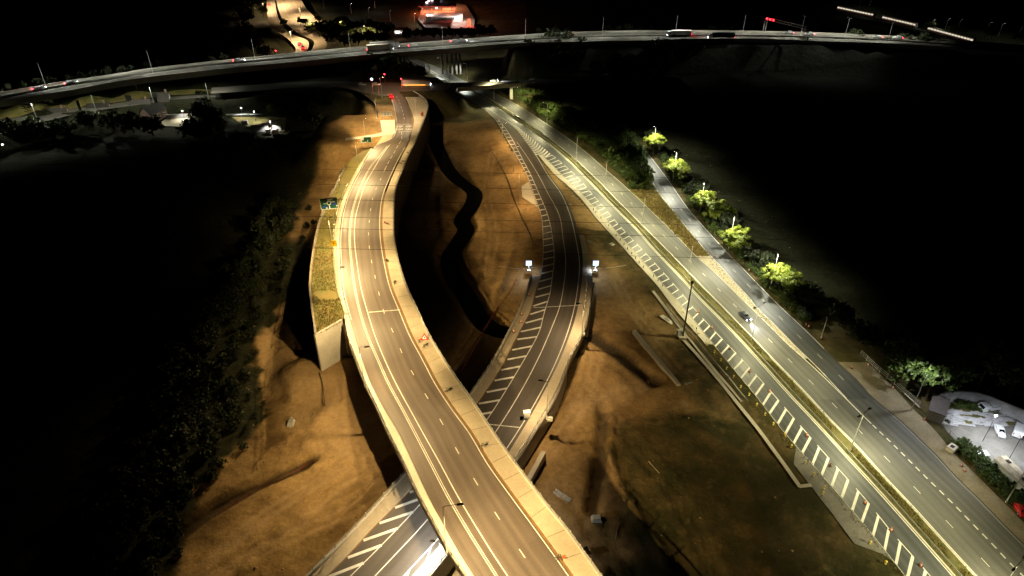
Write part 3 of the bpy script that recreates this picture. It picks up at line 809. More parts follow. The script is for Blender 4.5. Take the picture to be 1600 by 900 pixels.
# right-hand footway with a brown strip along its kerb
s = MB(); ribbon(s, per_m(AR, .05, zA), per_m(AR, .62, zA), zA, 300, 1160, dz=.015); s.build('channel', MATS['kerb_brown'], fly)
s = MB(); raised(s, per_m(AR, .64, zA), AO, zA, 152, 1160, .14); s.build('footway', MATS['footway'], fly)
pj, pk = path_of(per_m(AR, .66, zA), zA, 330, 1160, .145), path_of(shift(AO, -.3), zA, 330, 1160, .145)
for p_, d_ in resample(pj, 5.0):
    q_ = min(pk, key=lambda v: (v - p_ - Vector((-d_.y, d_.x, 0)) * 3.4).length_squared); n_ = d_ * .05
    s = MB(); s.face([p_ - n_, q_ - n_, q_ + n_, p_ + n_]); s.build('joint', MATS['joint_dark'], fly)
# left edge: pale edge strip, kerb
s = MB(); raised(s, ALO, per_m(AL, -.12, zA), zA, 492, 1160, .13); s.build('edge_strip', MATS['concrete_pale'], fly)
s = MB(); raised(s, per_m(AL, -.75, zA), per_m(AL, -.15, zA), zA, 232, 490, .12); s.build('kerb', MATS['concrete_pale'], fly)
s = MB(); ribbon(s, ALO, per_m(AL, -.78, zA), zA, 236, 490, dz=.05); s.build('edge_strip', MATS['gravel_pale'], fly)
# filled approach: grass bank behind a retaining wall on the left, plain wall on the right
s = MB()
def wing_r(y): return min(ALO(y), 535 - (y - 500) * 43 / 25) if y > 500 else ALO(y)
ribbon(s, shift(WL, 1.5), lambda y: max(wing_r(y), WL(y) + 1.6), zA, 230, 524, dz=.02, n=4); s.build('grass_verge', MATS['verge_grass'], fly)
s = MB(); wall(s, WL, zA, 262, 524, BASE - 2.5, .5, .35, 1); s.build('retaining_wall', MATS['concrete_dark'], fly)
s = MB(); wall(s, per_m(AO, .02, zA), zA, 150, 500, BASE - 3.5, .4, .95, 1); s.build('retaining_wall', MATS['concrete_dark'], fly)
# abutment with its slanting wing, facing the camera
s = MB()
zt = zA(510)
wtop = [at(492.5, 525, zt), at(535, 501, zt)]
wbot = BASE - 3
def upright(mb, a, b_, z0_, z1_, th):
    a, b_ = Vector(a), Vector(b_); d = (b_ - a); d.z = 0; d.normalize(); n_ = Vector((-d.y, d.x, 0)) * th
    P = [(a.x, a.y), (b_.x, b_.y), (b_.x + n_.x, b_.y + n_.y), (a.x + n_.x, a.y + n_.y)]
    mb.prism(P, z0_, z1_, 'z')
upright(s, wtop[0], wtop[1], wbot, zt + .25, .6)
s.build('wing_wall', MATS['concrete'], fly)
s = MB()
a0 = wtop[1] + Vector((0.1, .1, 0)); a1 = at(662, 508, zt)
upright(s, a0, a1, wbot, zt - 1.9, .8); s.build('abutment', MATS['concrete'], fly)
# deck of the open span
s = MB(); rows = []
for y in yrange(494, 1160):
    z = zA(y); a, b_ = at(ALO(y), y, z), at(AO(y), y, z)
    a.x -= .45; b_.x += .45
    i1, i2 = a.lerp(b_, .12), a.lerp(b_, .88)
    rows.append([(a.x, a.y, z - .02), (a.x, a.y, z - .75), (i1.x, i1.y, z - 1.0), (i1.x, i1.y, z - 1.9), (i2.x, i2.y, z - 1.9), (i2.x, i2.y, z - 1.0), (b_.x, b_.y, z - .75), (b_.x, b_.y, z - .02)])
s.grid(rows); s.face(rows[0][::-1]); s.build('deck', MATS['concrete'], fly)
# right parapet: solid upstand with steel posts, left: open rail
s = MB(); wall(s, AO, zA, 500, 1160, lambda y: zA(y) - .5, .35, .55, 1); s.build('parapet', MATS['concrete'], fly)
s = MB(); wall(s, per_m(ALO, -.05, zA), zA, 494, 1160, lambda y: zA(y) - .4, .3, .25, -1); s.build('parapet', MATS['concrete'], fly)
post = MB(); post.box((0, 0, .55), (.12, .12, 1.1)); postm = post.mesh('rail_post', MATS['steel'])
def railing(path, parent, gap, m, h=1.1, nrail=2, name='railing', pm_=None):
    s_ = MB()
    for k in range(nrail):
        s_.tube([p + Vector((0, 0, h * (1 - .42 * k))) for p in path], .055, 5)
    r_ = s_.build(name, m, parent)
    for p, d in resample(path, gap): put('rail_post', pm_ or postm, r_, p)
    return r_
railing([p + Vector((-.1, 0, .2)) for p in path_of(ALO, zA, 496, 1160)], fly, 2.6, MATS['steel'], .95)
railing([p + Vector((.18, 0, .5)) for p in path_of(AO, zA, 500, 1160)], fly, 3.2, MATS['steel'], .7, 1)
railing([p + Vector((.1, 0, .9)) for p in path_of(AO, zA, 160, 500)], fly, 3.2, MATS['steel'], .35, 1)
railing([p + Vector((.3, 0, .3)) for p in path_of(WL, zA, 300, 524)], fly, 2.2, MATS['timber'], 1.1, 2)
railing([p for p in path_of(per_m(ALO, -.2, zA), zA, 290, 490)], fly, 4.0, MATS['steel'], .75, 1, 'guard_rail')
# piers of the flyover
for px, py in ((752, 690), (790, 960)):
    for k in (-1, 1):
        y = py; z = zA(y); c = at((ALO(y) + AO(y)) / 2, y, z); s = MB()
        s.box((c.x + 3.2 * k, c.y, (z - 1.9 + BASE - 4) / 2), (1.2, 1.6, z - 1.9 - BASE + 4)); s.build('pier', MATS['concrete'], fly)

# ------------------------------------------------------------------ bridge of the link road over the river
rb = thing('river_bridge', 'low concrete bridge carrying the hatched lower road across the dark river channel', 'bridge')
s = MB(); raised(s, BLO, per_m(L0, -.1, zB), zB, 432, 1160, .14); s.build('footway', MATS['footway'], rb)
s = MB(); ribbon(s, per_m(L0, -.1, zB), per_m(L0, .25, zB), zB, 436, 1160, dz=.012); s.build('channel', MATS['kerb_brown'], rb)  # narrow brown strip along the left kerb
s = MB(); raised(s, per_m(BR, .05, zB), BRO, zB, 368, 1160, .14); s.build('footway', MATS['footway'], rb)
s = MB(); wall(s, BLO, zB, 432, 1160, lambda y: BASE - 4, .4, .5, -1); s.build('parapet', MATS['concrete'], rb)
s = MB(); wall(s, BRO, zB, 455, 1160, lambda y: zB(y) - 1.4, .45, .35, 1); s.build('parapet', MATS['concrete_pale'], rb)
s = MB(); wall(s, BRO, zB, 440, 500, BASE - 4, .6, -.1, 1); wall(s, BRO, zB, 575, 1160, BASE - 4, .6, -.1, 1); s.build('abutment', MATS['concrete'], rb)
railing([p + Vector((0, 0, .5)) for p in path_of(per_m(BLO, -.15, zB), zB, 436, 1160)], rb, 2.8, MATS['steel'], .75, 1)
railing([p + Vector((0, 0, .35)) for p in path_of(per_m(BRO, .2, zB), zB, 458, 1160)], rb, 2.4, MATS['steel'], .85, 2)
s = MB(); p = at(836, 709, 0); 
upright(s, at(815, 760, 1.0), at(846, 704, 1.0), BASE - 2, 1.0, -1.1); s.build('wing_wall', MATS['concrete_pale'], rb)
# brackets that carry the lamps
for px, py in ((909, 523), (857, 655)):
    p = at(px, py, zB(py)); s = MB(); s.box((p.x + .3, p.y, p.z + .05), (1.3, 1.1, .5)); s.build('lamp_bracket', MATS['concrete_pale'], rb)

# ------------------------------------------------------------------ motorway viaduct
mw = thing('motorway_viaduct', 'grey motorway sweeping across the top on a bridge above the roundabout', 'viaduct')
def strip3(mb, A, B, dz=0.0, n=6):
    a, b_ = smooth_path(A, n), smooth_path(B, n); k = min(len(a), len(b_)); s_, U, rows = 0, [], []
    for i in range(k):
        if i: s_ += (a[i] - a[i-1]).length
        rows.append([a[i] + Vector((0, 0, dz)), b_[i] + Vector((0, 0, dz))]); U.append([(0, s_), ((b_[i] - a[i]).length, s_)])
    mb.grid(rows, U)
s = MB(); strip3(s, MF, MN); msurf = s.build('road_surface', MATS['asphalt_old'], mw)
s = MB()
def lerp_path(A, B, t): return [a.lerp(b_, t) for a, b_ in zip(A, B)]
for A_, B_, t in ((MF, MC, .12), (MF, MC, .92), (MC, MN, .1), (MC, MN, .9)):
    flat_stripe(s, smooth_path(lerp_path(A_, B_, t), 6), .25, .02)
for A_, B_, t in ((MF, MC, .38), (MF, MC, .65), (MC, MN, .36), (MC, MN, .64)):
    for p, d in resample(smooth_path(lerp_path(A_, B_, t), 6), 9): flat_stripe(s, [p, p + d * 2.5], .2, .02)
s.build('road_marking', MATS['paint_white'], msurf)
s = MB(); rows = []
for p, q in zip(smooth_path(MC, 6), smooth_path(MN, 6)):
    d = (p - q); d.z = 0; d.normalize()
    rows.append([p - d * .35, p - d * .2 + Vector((0, 0, 1.0)), p + d * .2 + Vector((0, 0, 1.0)), p + d * .35])
s.grid(rows); s.build('central_barrier', MATS['concrete_dark'], mw)
for A_, sg in ((MN, -1), (MF, 1)):
    s = MB(); rows = []
    for p, q in zip(smooth_path(A_, 6), smooth_path(MC, 6)):
        d = (p - q); d.z = 0; d.normalize(); e = p + d * .5
        rows.append([p + Vector((0, 0, .9)), e + Vector((0, 0, .9)), e - Vector((0, 0, 2.1)), p - Vector((0, 0, 2.1)), p + Vector((0, 0, .9))])
    s.grid(rows); s.build('parapet', MATS['concrete'], mw)
# deck soffit and piers over the roundabout
a, b_ = smooth_path(MF, 6), smooth_path(MN, 6); rows = []
for p, q in zip(a, b_):
    if -95 < p.x < 25: rows.append([p - Vector((0, 0, 2.0)), q - Vector((0, 0, 2.0))])
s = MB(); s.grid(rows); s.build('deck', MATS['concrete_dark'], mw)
for px, py in ((612, 90), (618, 90.5), (625, 90), (631, 90), (637, 89)):
    p = at(px, py, zM - 2.0); s = MB(); s.lathe([(.55, zR - 1 - zM), (.55, -2.05)], (0, 0, 0), 8); o = s.build('pier', MATS['concrete'], mw); o.location = (p.x, p.y + 1.5, zM)
for px in (690, 698, 705, 712, 718):
    p = at(px, 84, zM - 2.0); s = MB(); s.lathe([(.6, BASE - zM), (.6, -2.05)], (0, 0, 0), 8); o = s.build('pier', MATS['concrete_dark'], mw); o.location = (p.x, p.y + 1.5, zM)

# ------------------------------------------------------------------ roundabout and its bridge over the trunk road
s = MB(); strip3(s, RF, RN); setting(s.build('roundabout_road', MATS['asphalt_old']))
s = MB(); strip3(s, [at(x, y, zR - .05) for x, y in ((530,137.5),(566,140),(600,143))], [at(x, y, zA(y) - .05) for x, y in ((596,150),(606,150),(630,148))]); setting(s.build('roundabout_road', MATS['asphalt_old']))
ab = thing('roundabout_bridge', 'pale concrete bridge beam carrying the roundabout over the dual carriageway', 'bridge')
s = MB(); rows = []
for p in smooth_path([q for q in RN if -40 < q.x < 30], 6):
    rows.append([p + Vector((0, -.05, .9)), p + Vector((0, -.55, .9)), p + Vector((0, -.55, -1.2)), p + Vector((0, 0, -1.2))])
s.grid(rows); s.build('parapet', MATS['concrete_pale'], ab)
s = MB()
for side in (RN, RF): pass
rows = [[p - Vector((0, 0, .4)), q - Vector((0, 0, .4)), q - Vector((0, 0, 1.3)), p - Vector((0, 0, 1.3))] for p, q in zip(smooth_path([q for q in RN if -40 < q.x < 30], 6), smooth_path([q for q in RF if -40 < q.x < 30], 6))]
s.grid([[r[3], r[2]] for r in rows]); s.build('deck', MATS['concrete'], ab)
p = at(796, 133, zR); s = MB(); s.box((p.x + 1.0, p.y + 8, zR / 2 - 1.2), (1.6, 18, zR - 1.0)); s.build('abutment', MATS['concrete_pale'], ab)
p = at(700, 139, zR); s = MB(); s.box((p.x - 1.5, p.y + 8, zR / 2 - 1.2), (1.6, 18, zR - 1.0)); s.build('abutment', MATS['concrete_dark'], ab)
# parapet of the far side and curved retaining wall round the dark hollow
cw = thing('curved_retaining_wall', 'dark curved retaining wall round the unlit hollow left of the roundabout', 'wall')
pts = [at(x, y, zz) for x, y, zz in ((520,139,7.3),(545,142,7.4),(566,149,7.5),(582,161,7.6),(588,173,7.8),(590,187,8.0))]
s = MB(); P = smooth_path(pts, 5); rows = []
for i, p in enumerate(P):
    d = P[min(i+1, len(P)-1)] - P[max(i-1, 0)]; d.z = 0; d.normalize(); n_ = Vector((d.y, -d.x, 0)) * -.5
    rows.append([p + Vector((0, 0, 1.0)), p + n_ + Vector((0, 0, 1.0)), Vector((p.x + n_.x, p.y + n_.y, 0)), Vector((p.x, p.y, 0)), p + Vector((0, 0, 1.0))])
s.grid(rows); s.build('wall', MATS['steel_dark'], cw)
# apron of pale concrete and side lane at the head of the flyover
ap = MB(); ap.face([at(x, y, zA(205) + .12) for x, y in ((594,188),(617,187),(618,207),(610,214),(600,212),(597,206))]); setting(ap.build('apron', MATS['concrete_pale']))
sl = MB(); strip3(sl, [at(x, y, z) for x, y, z in ((540,215.5,8.78),(570,212,8.8),(596,207,8.9),(613,200,8.75))], [at(x, y, z) for x, y, z in ((540,219.5,8.78),(570,216,8.8),(598,212,8.9),(616,206,8.75))]); setting(sl.build('path', MATS['concrete_pale']))
sl = MB(); strip3(sl, [at(x, y, 9.02) for x, y in ((588,226),(594,218),(598,211))], [at(x, y, 9.02) for x, y in ((603,226),(611,217),(614,210))]); setting(sl.build('apron', MATS['footway']))
# roads beyond: lower slip on the left, ramps right, far approach road
s = MB(); strip3(s, [at(x, y, 4.2) for x, y in ((-220,210),(0,187),(60,178.5),(125,168.5),(200,159),(280,150),(380,146))], [at(x, y, 4.2) for x, y in ((-220,228),(0,202),(60,192),(125,177),(200,166),(280,155),(380,150))]); setting(s.build('slip_road', MATS['asphalt_old']))
s = MB(); rows = []
va = smooth_path([at(x, y, 5.5) for x, y in ((-220,194),(0,175),(125,159.5),(200,148),(260,142),(330,138.5))], 5); vb = smooth_path([at(x, y, 4.5) for x, y in ((-220,207),(0,185.5),(125,167),(200,156.5),(260,149),(330,145))], 5)
for a, b_ in zip(va, vb):
    r_ = [a.lerp(b_, k / 5) for k in range(6)]
    rows.append([(q.x, q.y, ground_z(q.x, q.y) + .22) for q in r_])
s.grid(rows); setting(s.build('verge', MATS['dry_grass']))
s = MB(); strip3(s, [at(x, y, 3.2) for x, y in ((915,105),(935,95),(950,88))], [at(x, y, 3.2) for x, y in ((935,107),(948,97),(955,89))]); setting(s.build('slip_road', MATS['asphalt_old']))
s = MB(); strip3(s, [at(x, y, 8) for x, y in ((1120,79),(1170,72),(1220,68),(1300,66))], [at(x, y, 8) for x, y in ((1120,83),(1170,79),(1220,74),(1300,70))]); setting(s.build('slip_road', MATS['asphalt_old']))
zF = 3.0
far = MB()
strip3(far, [at(x, y, zF) for x, y in ((404,-40),(410,-12),(416,0),(418,25),(425,44),(449,60),(462,76),(455,88))], [at(x, y, zF) for x, y in ((420,-40),(424,-12),(428,0),(434,31),(451,51),(480,63),(480,78),(470,90))])
strip3(far, [at(x, y, zF + .01) for x, y in ((424,-40),(428,-12),(431,0),(437,20),(446,35),(466,52),(490,64),(486,80))], [at(x, y, zF + .01) for x, y in ((445,-40),(452,-12),(458,0),(462,18),(480,40),(508,62),(508,76),(494,86))])
strip3(far, [at(x, y, zF + .02) for x, y in ((436,-30),(446,0),(462,24),(474,38))], [at(x, y, zF + .02) for x, y in ((462,-30),(472,2),(490,25),(506,33))])
setting(far.build('approach_road', MATS['footway']))
fmk = MB()
for pts in (((430,-20),(429,0),(435,30),(452,51),(478,63)), ((424,0),(425,24),(434,42),(456,60)), ((440,0),(450,25),(470,45),(492,60)), ((446,-5),(456,15),(475,34)), ((455,-5),(468,18),(490,32))):
    flat_stripe(fmk, smooth_path([at(x, y, zF + .04) for x, y in pts], 5), .35, .02)
setting(fmk.build('road_marking', MATS['paint_worn']))
# ------------------------------------------------------------------ street lamps
def lamp_light(name, col, watts, size=160, peak=2.4, back=(.8, .12), front=(.9, .25)):
    """a lamp with the wide throw of a road lantern: brighter towards the sides than straight down"""
    L_ = bpy.data.lights.new(name, 'SPOT'); L_.color = col; L_.energy = watts; L_.spot_size = R(size); L_.spot_blend = .35; L_.shadow_soft_size = .18
    L_.use_nodes = True; nt_ = L_.node_tree; N_, K = nt_.nodes, nt_.links
    em = N_['Emission']; tc_ = N_.new('ShaderNodeTexCoord'); sp = N_.new('ShaderNodeSeparateXYZ'); K.new(tc_.outputs['Normal'], sp.inputs[0])
    ab_ = N_.new('ShaderNodeMath'); ab_.operation = 'ABSOLUTE'; K.new(sp.outputs[2], ab_.inputs[0])
    mx_ = N_.new('ShaderNodeMath'); mx_.operation = 'MAXIMUM'; mx_.inputs[1].default_value = .32; K.new(ab_.outputs[0], mx_.inputs[0])
    pw = N_.new('ShaderNodeMath'); pw.operation = 'POWER'; pw.inputs[1].default_value = -peak; K.new(mx_.outputs[0], pw.inputs[0])
    # the reflector throws forwards, over the road, and little behind the column
    bk = N_.new('ShaderNodeMapRange'); bk.inputs['From Min'].default_value = -back[0]; bk.inputs['From Max'].default_value = back[2] if len(back) > 2 else .05; bk.inputs['To Min'].default_value = back[1]; bk.inputs['To Max'].default_value = 1.0; bk.interpolation_type = 'SMOOTHSTEP'
    K.new(sp.outputs[0], bk.inputs['Value'])
    fm_ = N_.new('ShaderNodeMapRange'); fm_.inputs['From Min'].default_value = front[2] if len(front) > 2 else .45; fm_.inputs['From Max'].default_value = front[0]; fm_.inputs['To Min'].default_value = 1.0; fm_.inputs['To Max'].default_value = front[1]; fm_.interpolation_type = 'SMOOTHSTEP'
    K.new(sp.outputs[0], fm_.inputs['Value'])
    m1 = N_.new('ShaderNodeMath'); m1.operation = 'MULTIPLY'; K.new(bk.outputs[0], m1.inputs[0]); K.new(fm_.outputs[0], m1.inputs[1])
    m2 = N_.new('ShaderNodeMath'); m2.operation = 'MULTIPLY'; K.new(m1.outputs[0], m2.inputs[0]); K.new(pw.outputs[0], m2.inputs[1])
    K.new(m2.outputs[0], em.inputs['Strength'])
    return L_
WARM, WHITE, COOL = (1.0, .70, .31), (1.0, .90, .49), (.97, .98, .88)
LIGHTS = {'fly': lamp_light('lamp_light_flyover', WARM, 24000, 158, 2.1, (.79, .0, -.55), (.93, .04, .72)), 'under': lamp_light('lamp_light_under', (1.0, .96, .84), 15000, 160, 1.0, (1.0, .9), (.95, .4)), 'flytop': lamp_light('lamp_light_flyover_top', WARM, 16000, 158, 2.1, (.66, .0, -.35), (.93, .04, .72)), 'link': lamp_light('lamp_light_link', (1.0, .72, .38), 12500, 142, 1.0, (.82, .0, -.35), (.95, .4)),
          'dual': lamp_light('lamp_light_dual', WHITE, 19500, 154, 1.4, (.7, .03), (.93, .06, .3)), 'slip': lamp_light('lamp_light_slip', (1.0, .97, .74), 25000, 142, 1.0, (1.0, 1.0), (.75, .2, .0)),
          'mway': lamp_light('lamp_light_motorway', (.97, 1.0, .84), 7800, 150, 2.3, (.6, .02), (.8, .01, .3)), 'far': lamp_light('lamp_light_far', (1.0, .68, .36), 17000, 156, 1.8, (1, .9), (1, .9)), 'head': lamp_light('lamp_light_head', (1.0, .74, .42), 9000, 152, 1.6, (1, .6), (1, .6)),
          'yard': lamp_light('lamp_light_yard', (.95, .97, 1.0), 5200, 150, 1.6, (1.0, .6)), 'pool': lamp_light('lamp_light_pool', (1.0, .66, .30), 12500, 150, 0.7, (.98, .25), (.9, .25, .2)),
          'mslip': lamp_light('lamp_light_lower_slip', (1.0, 1.0, .78), 4000, 156, 2.2, (.8, .3), (.97, .8)),
          'dim': lamp_light('lamp_light_dim', (1, .97, .85), 500, 150)}
_cache = {}
def lamp_meshes(h, arm, glowname):
    key = (h, arm, glowname)
    if key in _cache: return _cache[key]
    c = MB(); c.tube([(0, 0, -.3), (0, 0, h * .35), (0, 0, h)], .13, 8, .07); c.lathe([(.2, 0), (.2, .5), (.14, .6)], (0, 0, 0), 8)
    a = MB(); a.tube(smooth_path([(0, 0, h - .5), (.25, 0, h - .02), (arm * .55, 0, h + .15), (arm, 0, h + .2)], 4), .055, 6)
    hd = MB(); hd.prism([(arm - .15, h + .1), (arm - .1, h + .24), (arm + .75, h + .26), (arm + .95, h + .16), (arm + .9, h + .1)], -.19, .19)
    le = MB(); le.box((arm + .45, 0, h + .085), (.55, .24, .03))
    _cache[key] = (c.mesh('column', MATS['column_grey']), a.mesh('arm', MATS['column_grey']), hd.mesh('lamp_head', MATS['steel_dark']), le.mesh('lens', MATS[glowname]))
    return _cache[key]
def lamp(p, label, group, h=10.0, arms=(0.0,), arm=1.6, light='fly', glowname='lamp_warm', rz=0.0, lit=True, cat='street lamp'):
    t = thing('street_lamp', label, cat, p, rz, group)
    c, a, hd, le = lamp_meshes(h, arm, glowname)
    put('column', c, t)
    for k in arms:
        ao = put('arm', a, t, (0, 0, 0), k); ho = put('lamp_head', hd, t, (0, 0, 0), k); put('lens', le, ho)
        if lit:
            lo = bpy.data.objects.new('lamp_light', LIGHTS[light]); COL.objects.link(lo); lo.parent = t
            lo.location = ((arm + .45) * math.cos(k), (arm + .45) * math.sin(k), h + .03); lo.rotation_euler = (0, 0, k)
    return t
# flyover: single columns on the left verge
G = 'single-arm lamps along the left edge of the flyover'
fl = [((571,217), 'pale street lamp column standing by the small green sign near the flyover head', 9.0),
      ((560,261), 'pale street lamp column on the grass above the large roundabout sign', 10.0),
      ((535,311), 'pale street lamp column on the grass right beside the large roundabout sign', 10.0),
      ((520,386), 'pale street lamp column rising behind the yellow sign on the grass verge', 10.0),
      ((538,468), 'street lamp column at the end of the grass verge by the flyover abutment', 10.0),
      ((570,604), 'street lamp with curved arm on the flyover parapet just past the abutment', 11.0),
      ((698,864), 'street lamp with curved arm on the flyover parapet above the lower crossing', 12.0),
      ((795,1010), 'street lamp on the flyover parapet at the bottom edge of the photo', 12.0)]
for i, ((px, py), lb, h) in enumerate(fl):
    p = at(px, py, zA(py)); q = at(px + 8, py + 20, zA(py + 20))
    lamp(p, lb, G, h, (0.12,), (.5, .5, .5, .5, .5, 1.3, 2.4, 2.4)[i], 'fly' if i > 2 else 'flytop', 'lamp_warm')
for (px, py), lb, rz in (((589,187), 'white lamp column by the curved wall left of the flyover head', .2), ((651,188), 'lamp column at the right edge of the flyover head by the orange board', 3.0), ((597,152), 'lamp column at the roundabout entry beside the signal poles', -.2)):
    lamp(at(px, py, zA(py) + .1), lb, G, 10.0, (0.0,), 1.2, 'head', 'lamp_warm', rz)
# link road
G = 'lamps beside the lower link road'
for (px, py), lb, h, rz, arm, lt in (
    ((785,225), 'thin lamp column by the first bright pool of earth near the hatched nose', 10.0, 0.0, 1.2, 'pool'),
    ((803,268), 'thin lamp column by the second bright pool of earth below the hatched nose', 11.0, 0.0, 1.2, 'pool'),
    ((811,318), 'lamp column standing beside the pale paved wedge left of the link road', 13.0, 0.0, 1.4, 'pool'),
    ((854,654), 'slender lamp column on the right parapet of the link road by the white cabinet', 11.0, 2.9, 1.2, 'link'),
    ((909,523), 'added lamp column on the right parapet of the link road above the river', 10.0, 3.0, 1.2, 'link'),  # column added on its bracket to light the ground nearby
    ((690,880), 'lamp column on the right parapet of the link road beneath the flyover edge', 6.0, 3.0, .9, 'under')):
    z = zB(py) + .2 if py > 300 else ground_z(*at(px, py, 0).xy)
    lamp(at(px, py, z), lb, G, h, (0.0,), arm, lt, 'lamp_warm', rz)
# trunk road: double-arm columns in the central reservation
G = 'double-arm lamps in the central reservation'
med = [(1552,942), (1328,704), (1174,531), (1075,430), (1003,352), (945,295), (900,254)]
for i, (px, py) in enumerate(med):
    lamp(at(px, py, .05), f'{ORD[i]} double-arm lamp from the bottom in the central reservation', G, 11.5, (0.62, 0.62 + math.pi), 1.7, 'dual', 'lamp_white', 0.0)
G = 'white lamp posts on the right verge of the far dual carriageway'
for i, (px, py) in enumerate(((854.5,193), (814,168), (772,155))):
    lamp(at(px, py, 0), f'{ORD[i]} white lamp post from the near end beside the hedge belt', G, 10, (math.pi - .5,), 1.6, 'dual', 'lamp_white')
# slip road: lamps tucked into the trees
G = 'lamps hidden among the bright trees along the slip road'
sl_ = [((1203,451), 'lamp glowing inside the nearest bright tree of the slip road row'), ((1138,389), 'lamp glowing inside the second nearest bright tree of the slip road row'),
       ((1093,333), 'lamp glowing inside the wide bright tree in the middle of the slip road row'), ((1051,283), 'lamp glowing inside the fourth bright tree beside the slip road'),
       ((1020,241), 'lamp glowing inside the farthest bright tree beside the slip road')]
for (px, py), lb in sl_:
    lamp(at(px, py, 0), lb, G, 12.5, (math.pi - .25,), .5, 'slip', 'lamp_white')
lamp(at(1283,528,0), 'thin unlit post leaning over the dark verge beside the slip road', 'posts on the right verge', 7.0, (math.pi,), .6, 'dim', 'lamp_far', lit=False)
lamp(at(1424,641,0), 'tall white lamp column at the corner of the walled yard', 'lamps of the walled yard', 12.0, (0.2,), .8, 'yard', 'lamp_white')
lamp(at(1572,785,0), 'white lamp column in the hedge beside the caravan', 'lamps of the walled yard', 10.0, (0.6,), .8, 'dim', 'lamp_white', lit=False)
# motorway
G = 'lamp columns along the motorway'
for i, (px, py) in enumerate(((72,135), (239,114), (399,93), (548,82), (692,71), (821,60), (941,57), (1055,55), (1160,54), (1251,55.5), (1320,58), (1388,61))):
    lamp(at(px, py, zM), f'{ORD[i]} pale lamp column from the left along the motorway at the top', G, 11.5, (math.pi/2 + .2, -math.pi/2 + .2), 1.5, 'mway', 'lamp_far')
G = 'lamp columns along the lower slip road'
for i, (px, py) in enumerate(((-40,199), (58,186), (150,172), (240,160), (326,152))):
    lamp(at(px, py, 4.3), f'{ORD[i]} thin lamp column from the left along the lower slip road', G, 8, (-math.pi/2 + .1,), 1.2, 'mslip', 'lamp_far')
# far lights
G = 'small white lamps along the far dark lane'
for i, (px, py) in enumerate(((507,14), (549,20), (577,27), (610,32), (648,36), (586,12))):
    lamp(at(px, py, 1.5), f'{ORD[i]} small white lamp left of the red service station', G, 7, (0.0,), .5, 'dim', 'lamp_white')
G = 'lamps along the far approach road'
for i, (px, py) in enumerate(((456,68), (413,18), (437,8), (470,28), (484,52), (534,50), (567,60))):
    lamp(at(px, py, zF), f'{ORD[i]} lamp beside the sandy far approach road at top left', G, 8, (0.0,), 1.2, 'far', 'lamp_warm')
G = 'lamps where the trunk road passes below the motorway'
for i, (px, py) in enumerate(((702,136), (690,114), (672,125), (730,124))):
    lamp(at(px, py, 0 if i else zR), f'{ORD[i]} grey lamp column around the roundabout bridge', G, 9, (math.pi,), 1.2, 'mway', 'lamp_far', lit=(i in (1, 3)))
# ------------------------------------------------------------------ signs
def text_mesh(txt, size, m, bold=False):
    cu = bpy.data.curves.new('lettering', 'FONT'); cu.body = txt; cu.size = size; cu.align_x = 'CENTER'; cu.align_y = 'CENTER'; cu.extrude = .006
    o = bpy.data.objects.new('lettering', cu); COL.objects.link(o)
    dg = bpy.context.evaluated_depsgraph_get(); me_ = bpy.data.meshes.new_from_object(o.evaluated_get(dg)); bpy.data.objects.remove(o)
    me_.materials.clear(); me_.materials.append(m)
    for v in me_.vertices: x, y, z = v.co; v.co = (x, -z - .0, y)
    return me_
def sign(p, w, h, face, label, group=None, clear=2.0, rz=0.0, edge='sign_white', name='road_sign', legs=2, back='steel_dark'):
    t = thing(name, label, 'road sign', p, rz, group)
    for k in ((-.32, .32) if legs == 2 else (0,)):
        s_ = MB(); s_.tube([(k * w, .06, -.2), (k * w, .06, clear + h * .9)], .06, 6); s_.build('post', MATS['steel'], t)
    s_ = MB(); s_.box((0, .03, clear + h/2), (w, .05, h)); pn = s_.build('panel', MATS[edge], t)
    s_ = MB(); s_.box((0, -.003, clear + h/2), (w * .97, .02, h * .95)); f_ = s_.build('face', MATS[face], pn)
    return t, pn, f_
def slab(parent, name, m, x0, x1, z0_, z1_, y=-.022):
    s_ = MB(); s_.box(((x0+x1)/2, y, (z0_+z1_)/2), (x1-x0, .012, z1_-z0_)); return s_.build(name, MATS[m], parent)
p = at(517, 336, zA(330)); W, H = 5.6, 4.1
t, pn, f_ = sign(p, W, H, 'sign_green', 'large green sign with a roundabout diagram on the grass beside the flyover', clear=2.2, rz=0.25)
z_ = 2.2
s = MB(); s.tube([(.0 + .62*math.cos(a), -.03, z_ + 2.25 + .62*math.sin(a)) for a in np.linspace(0, 2*math.pi, 25)], .11, 6); s.build('ring_symbol', MATS['sign_white'], pn)
slab(pn, 'arm_symbol', 'sign_white', -.1, .14, z_ + .15, z_ + 1.66); slab(pn, 'arm_symbol', 'sign_white', -1.7, -.6, z_ + 2.02, z_ + 2.2)
slab(pn, 'arm_symbol', 'sign_white', .6, 1.9, z_ + 2.4, z_ + 2.56); slab(pn, 'arm_symbol', 'sign_white', -.06, .1, z_ + 2.85, z_ + 3.2)
slab(pn, 'panel_patch', 'sign_white', -.35, 1.25, z_ + 3.2, z_ + 3.85); slab(pn, 'panel_patch', 'sign_blue', .9, 2.3, z_ + 1.25, z_ + 2.2)
slab(pn, 'panel_patch', 'sign_blue', -2.2, -.5, z_ + .5, z_ + 1.35); slab(pn, 'panel_patch', 'sign_white', 2.2, 2.6, z_ + .75, z_ + 1.2); slab(pn, 'panel_patch', 'sign_white', -1.2, -.7, z_ + .3, z_ + .7)
p = at(573, 228, 8.9)
t, pn, f_ = sign(p, 4.4, 2.5, 'sign_green', 'small green and white direction sign by the apron at the flyover head', clear=1.4, rz=.1)
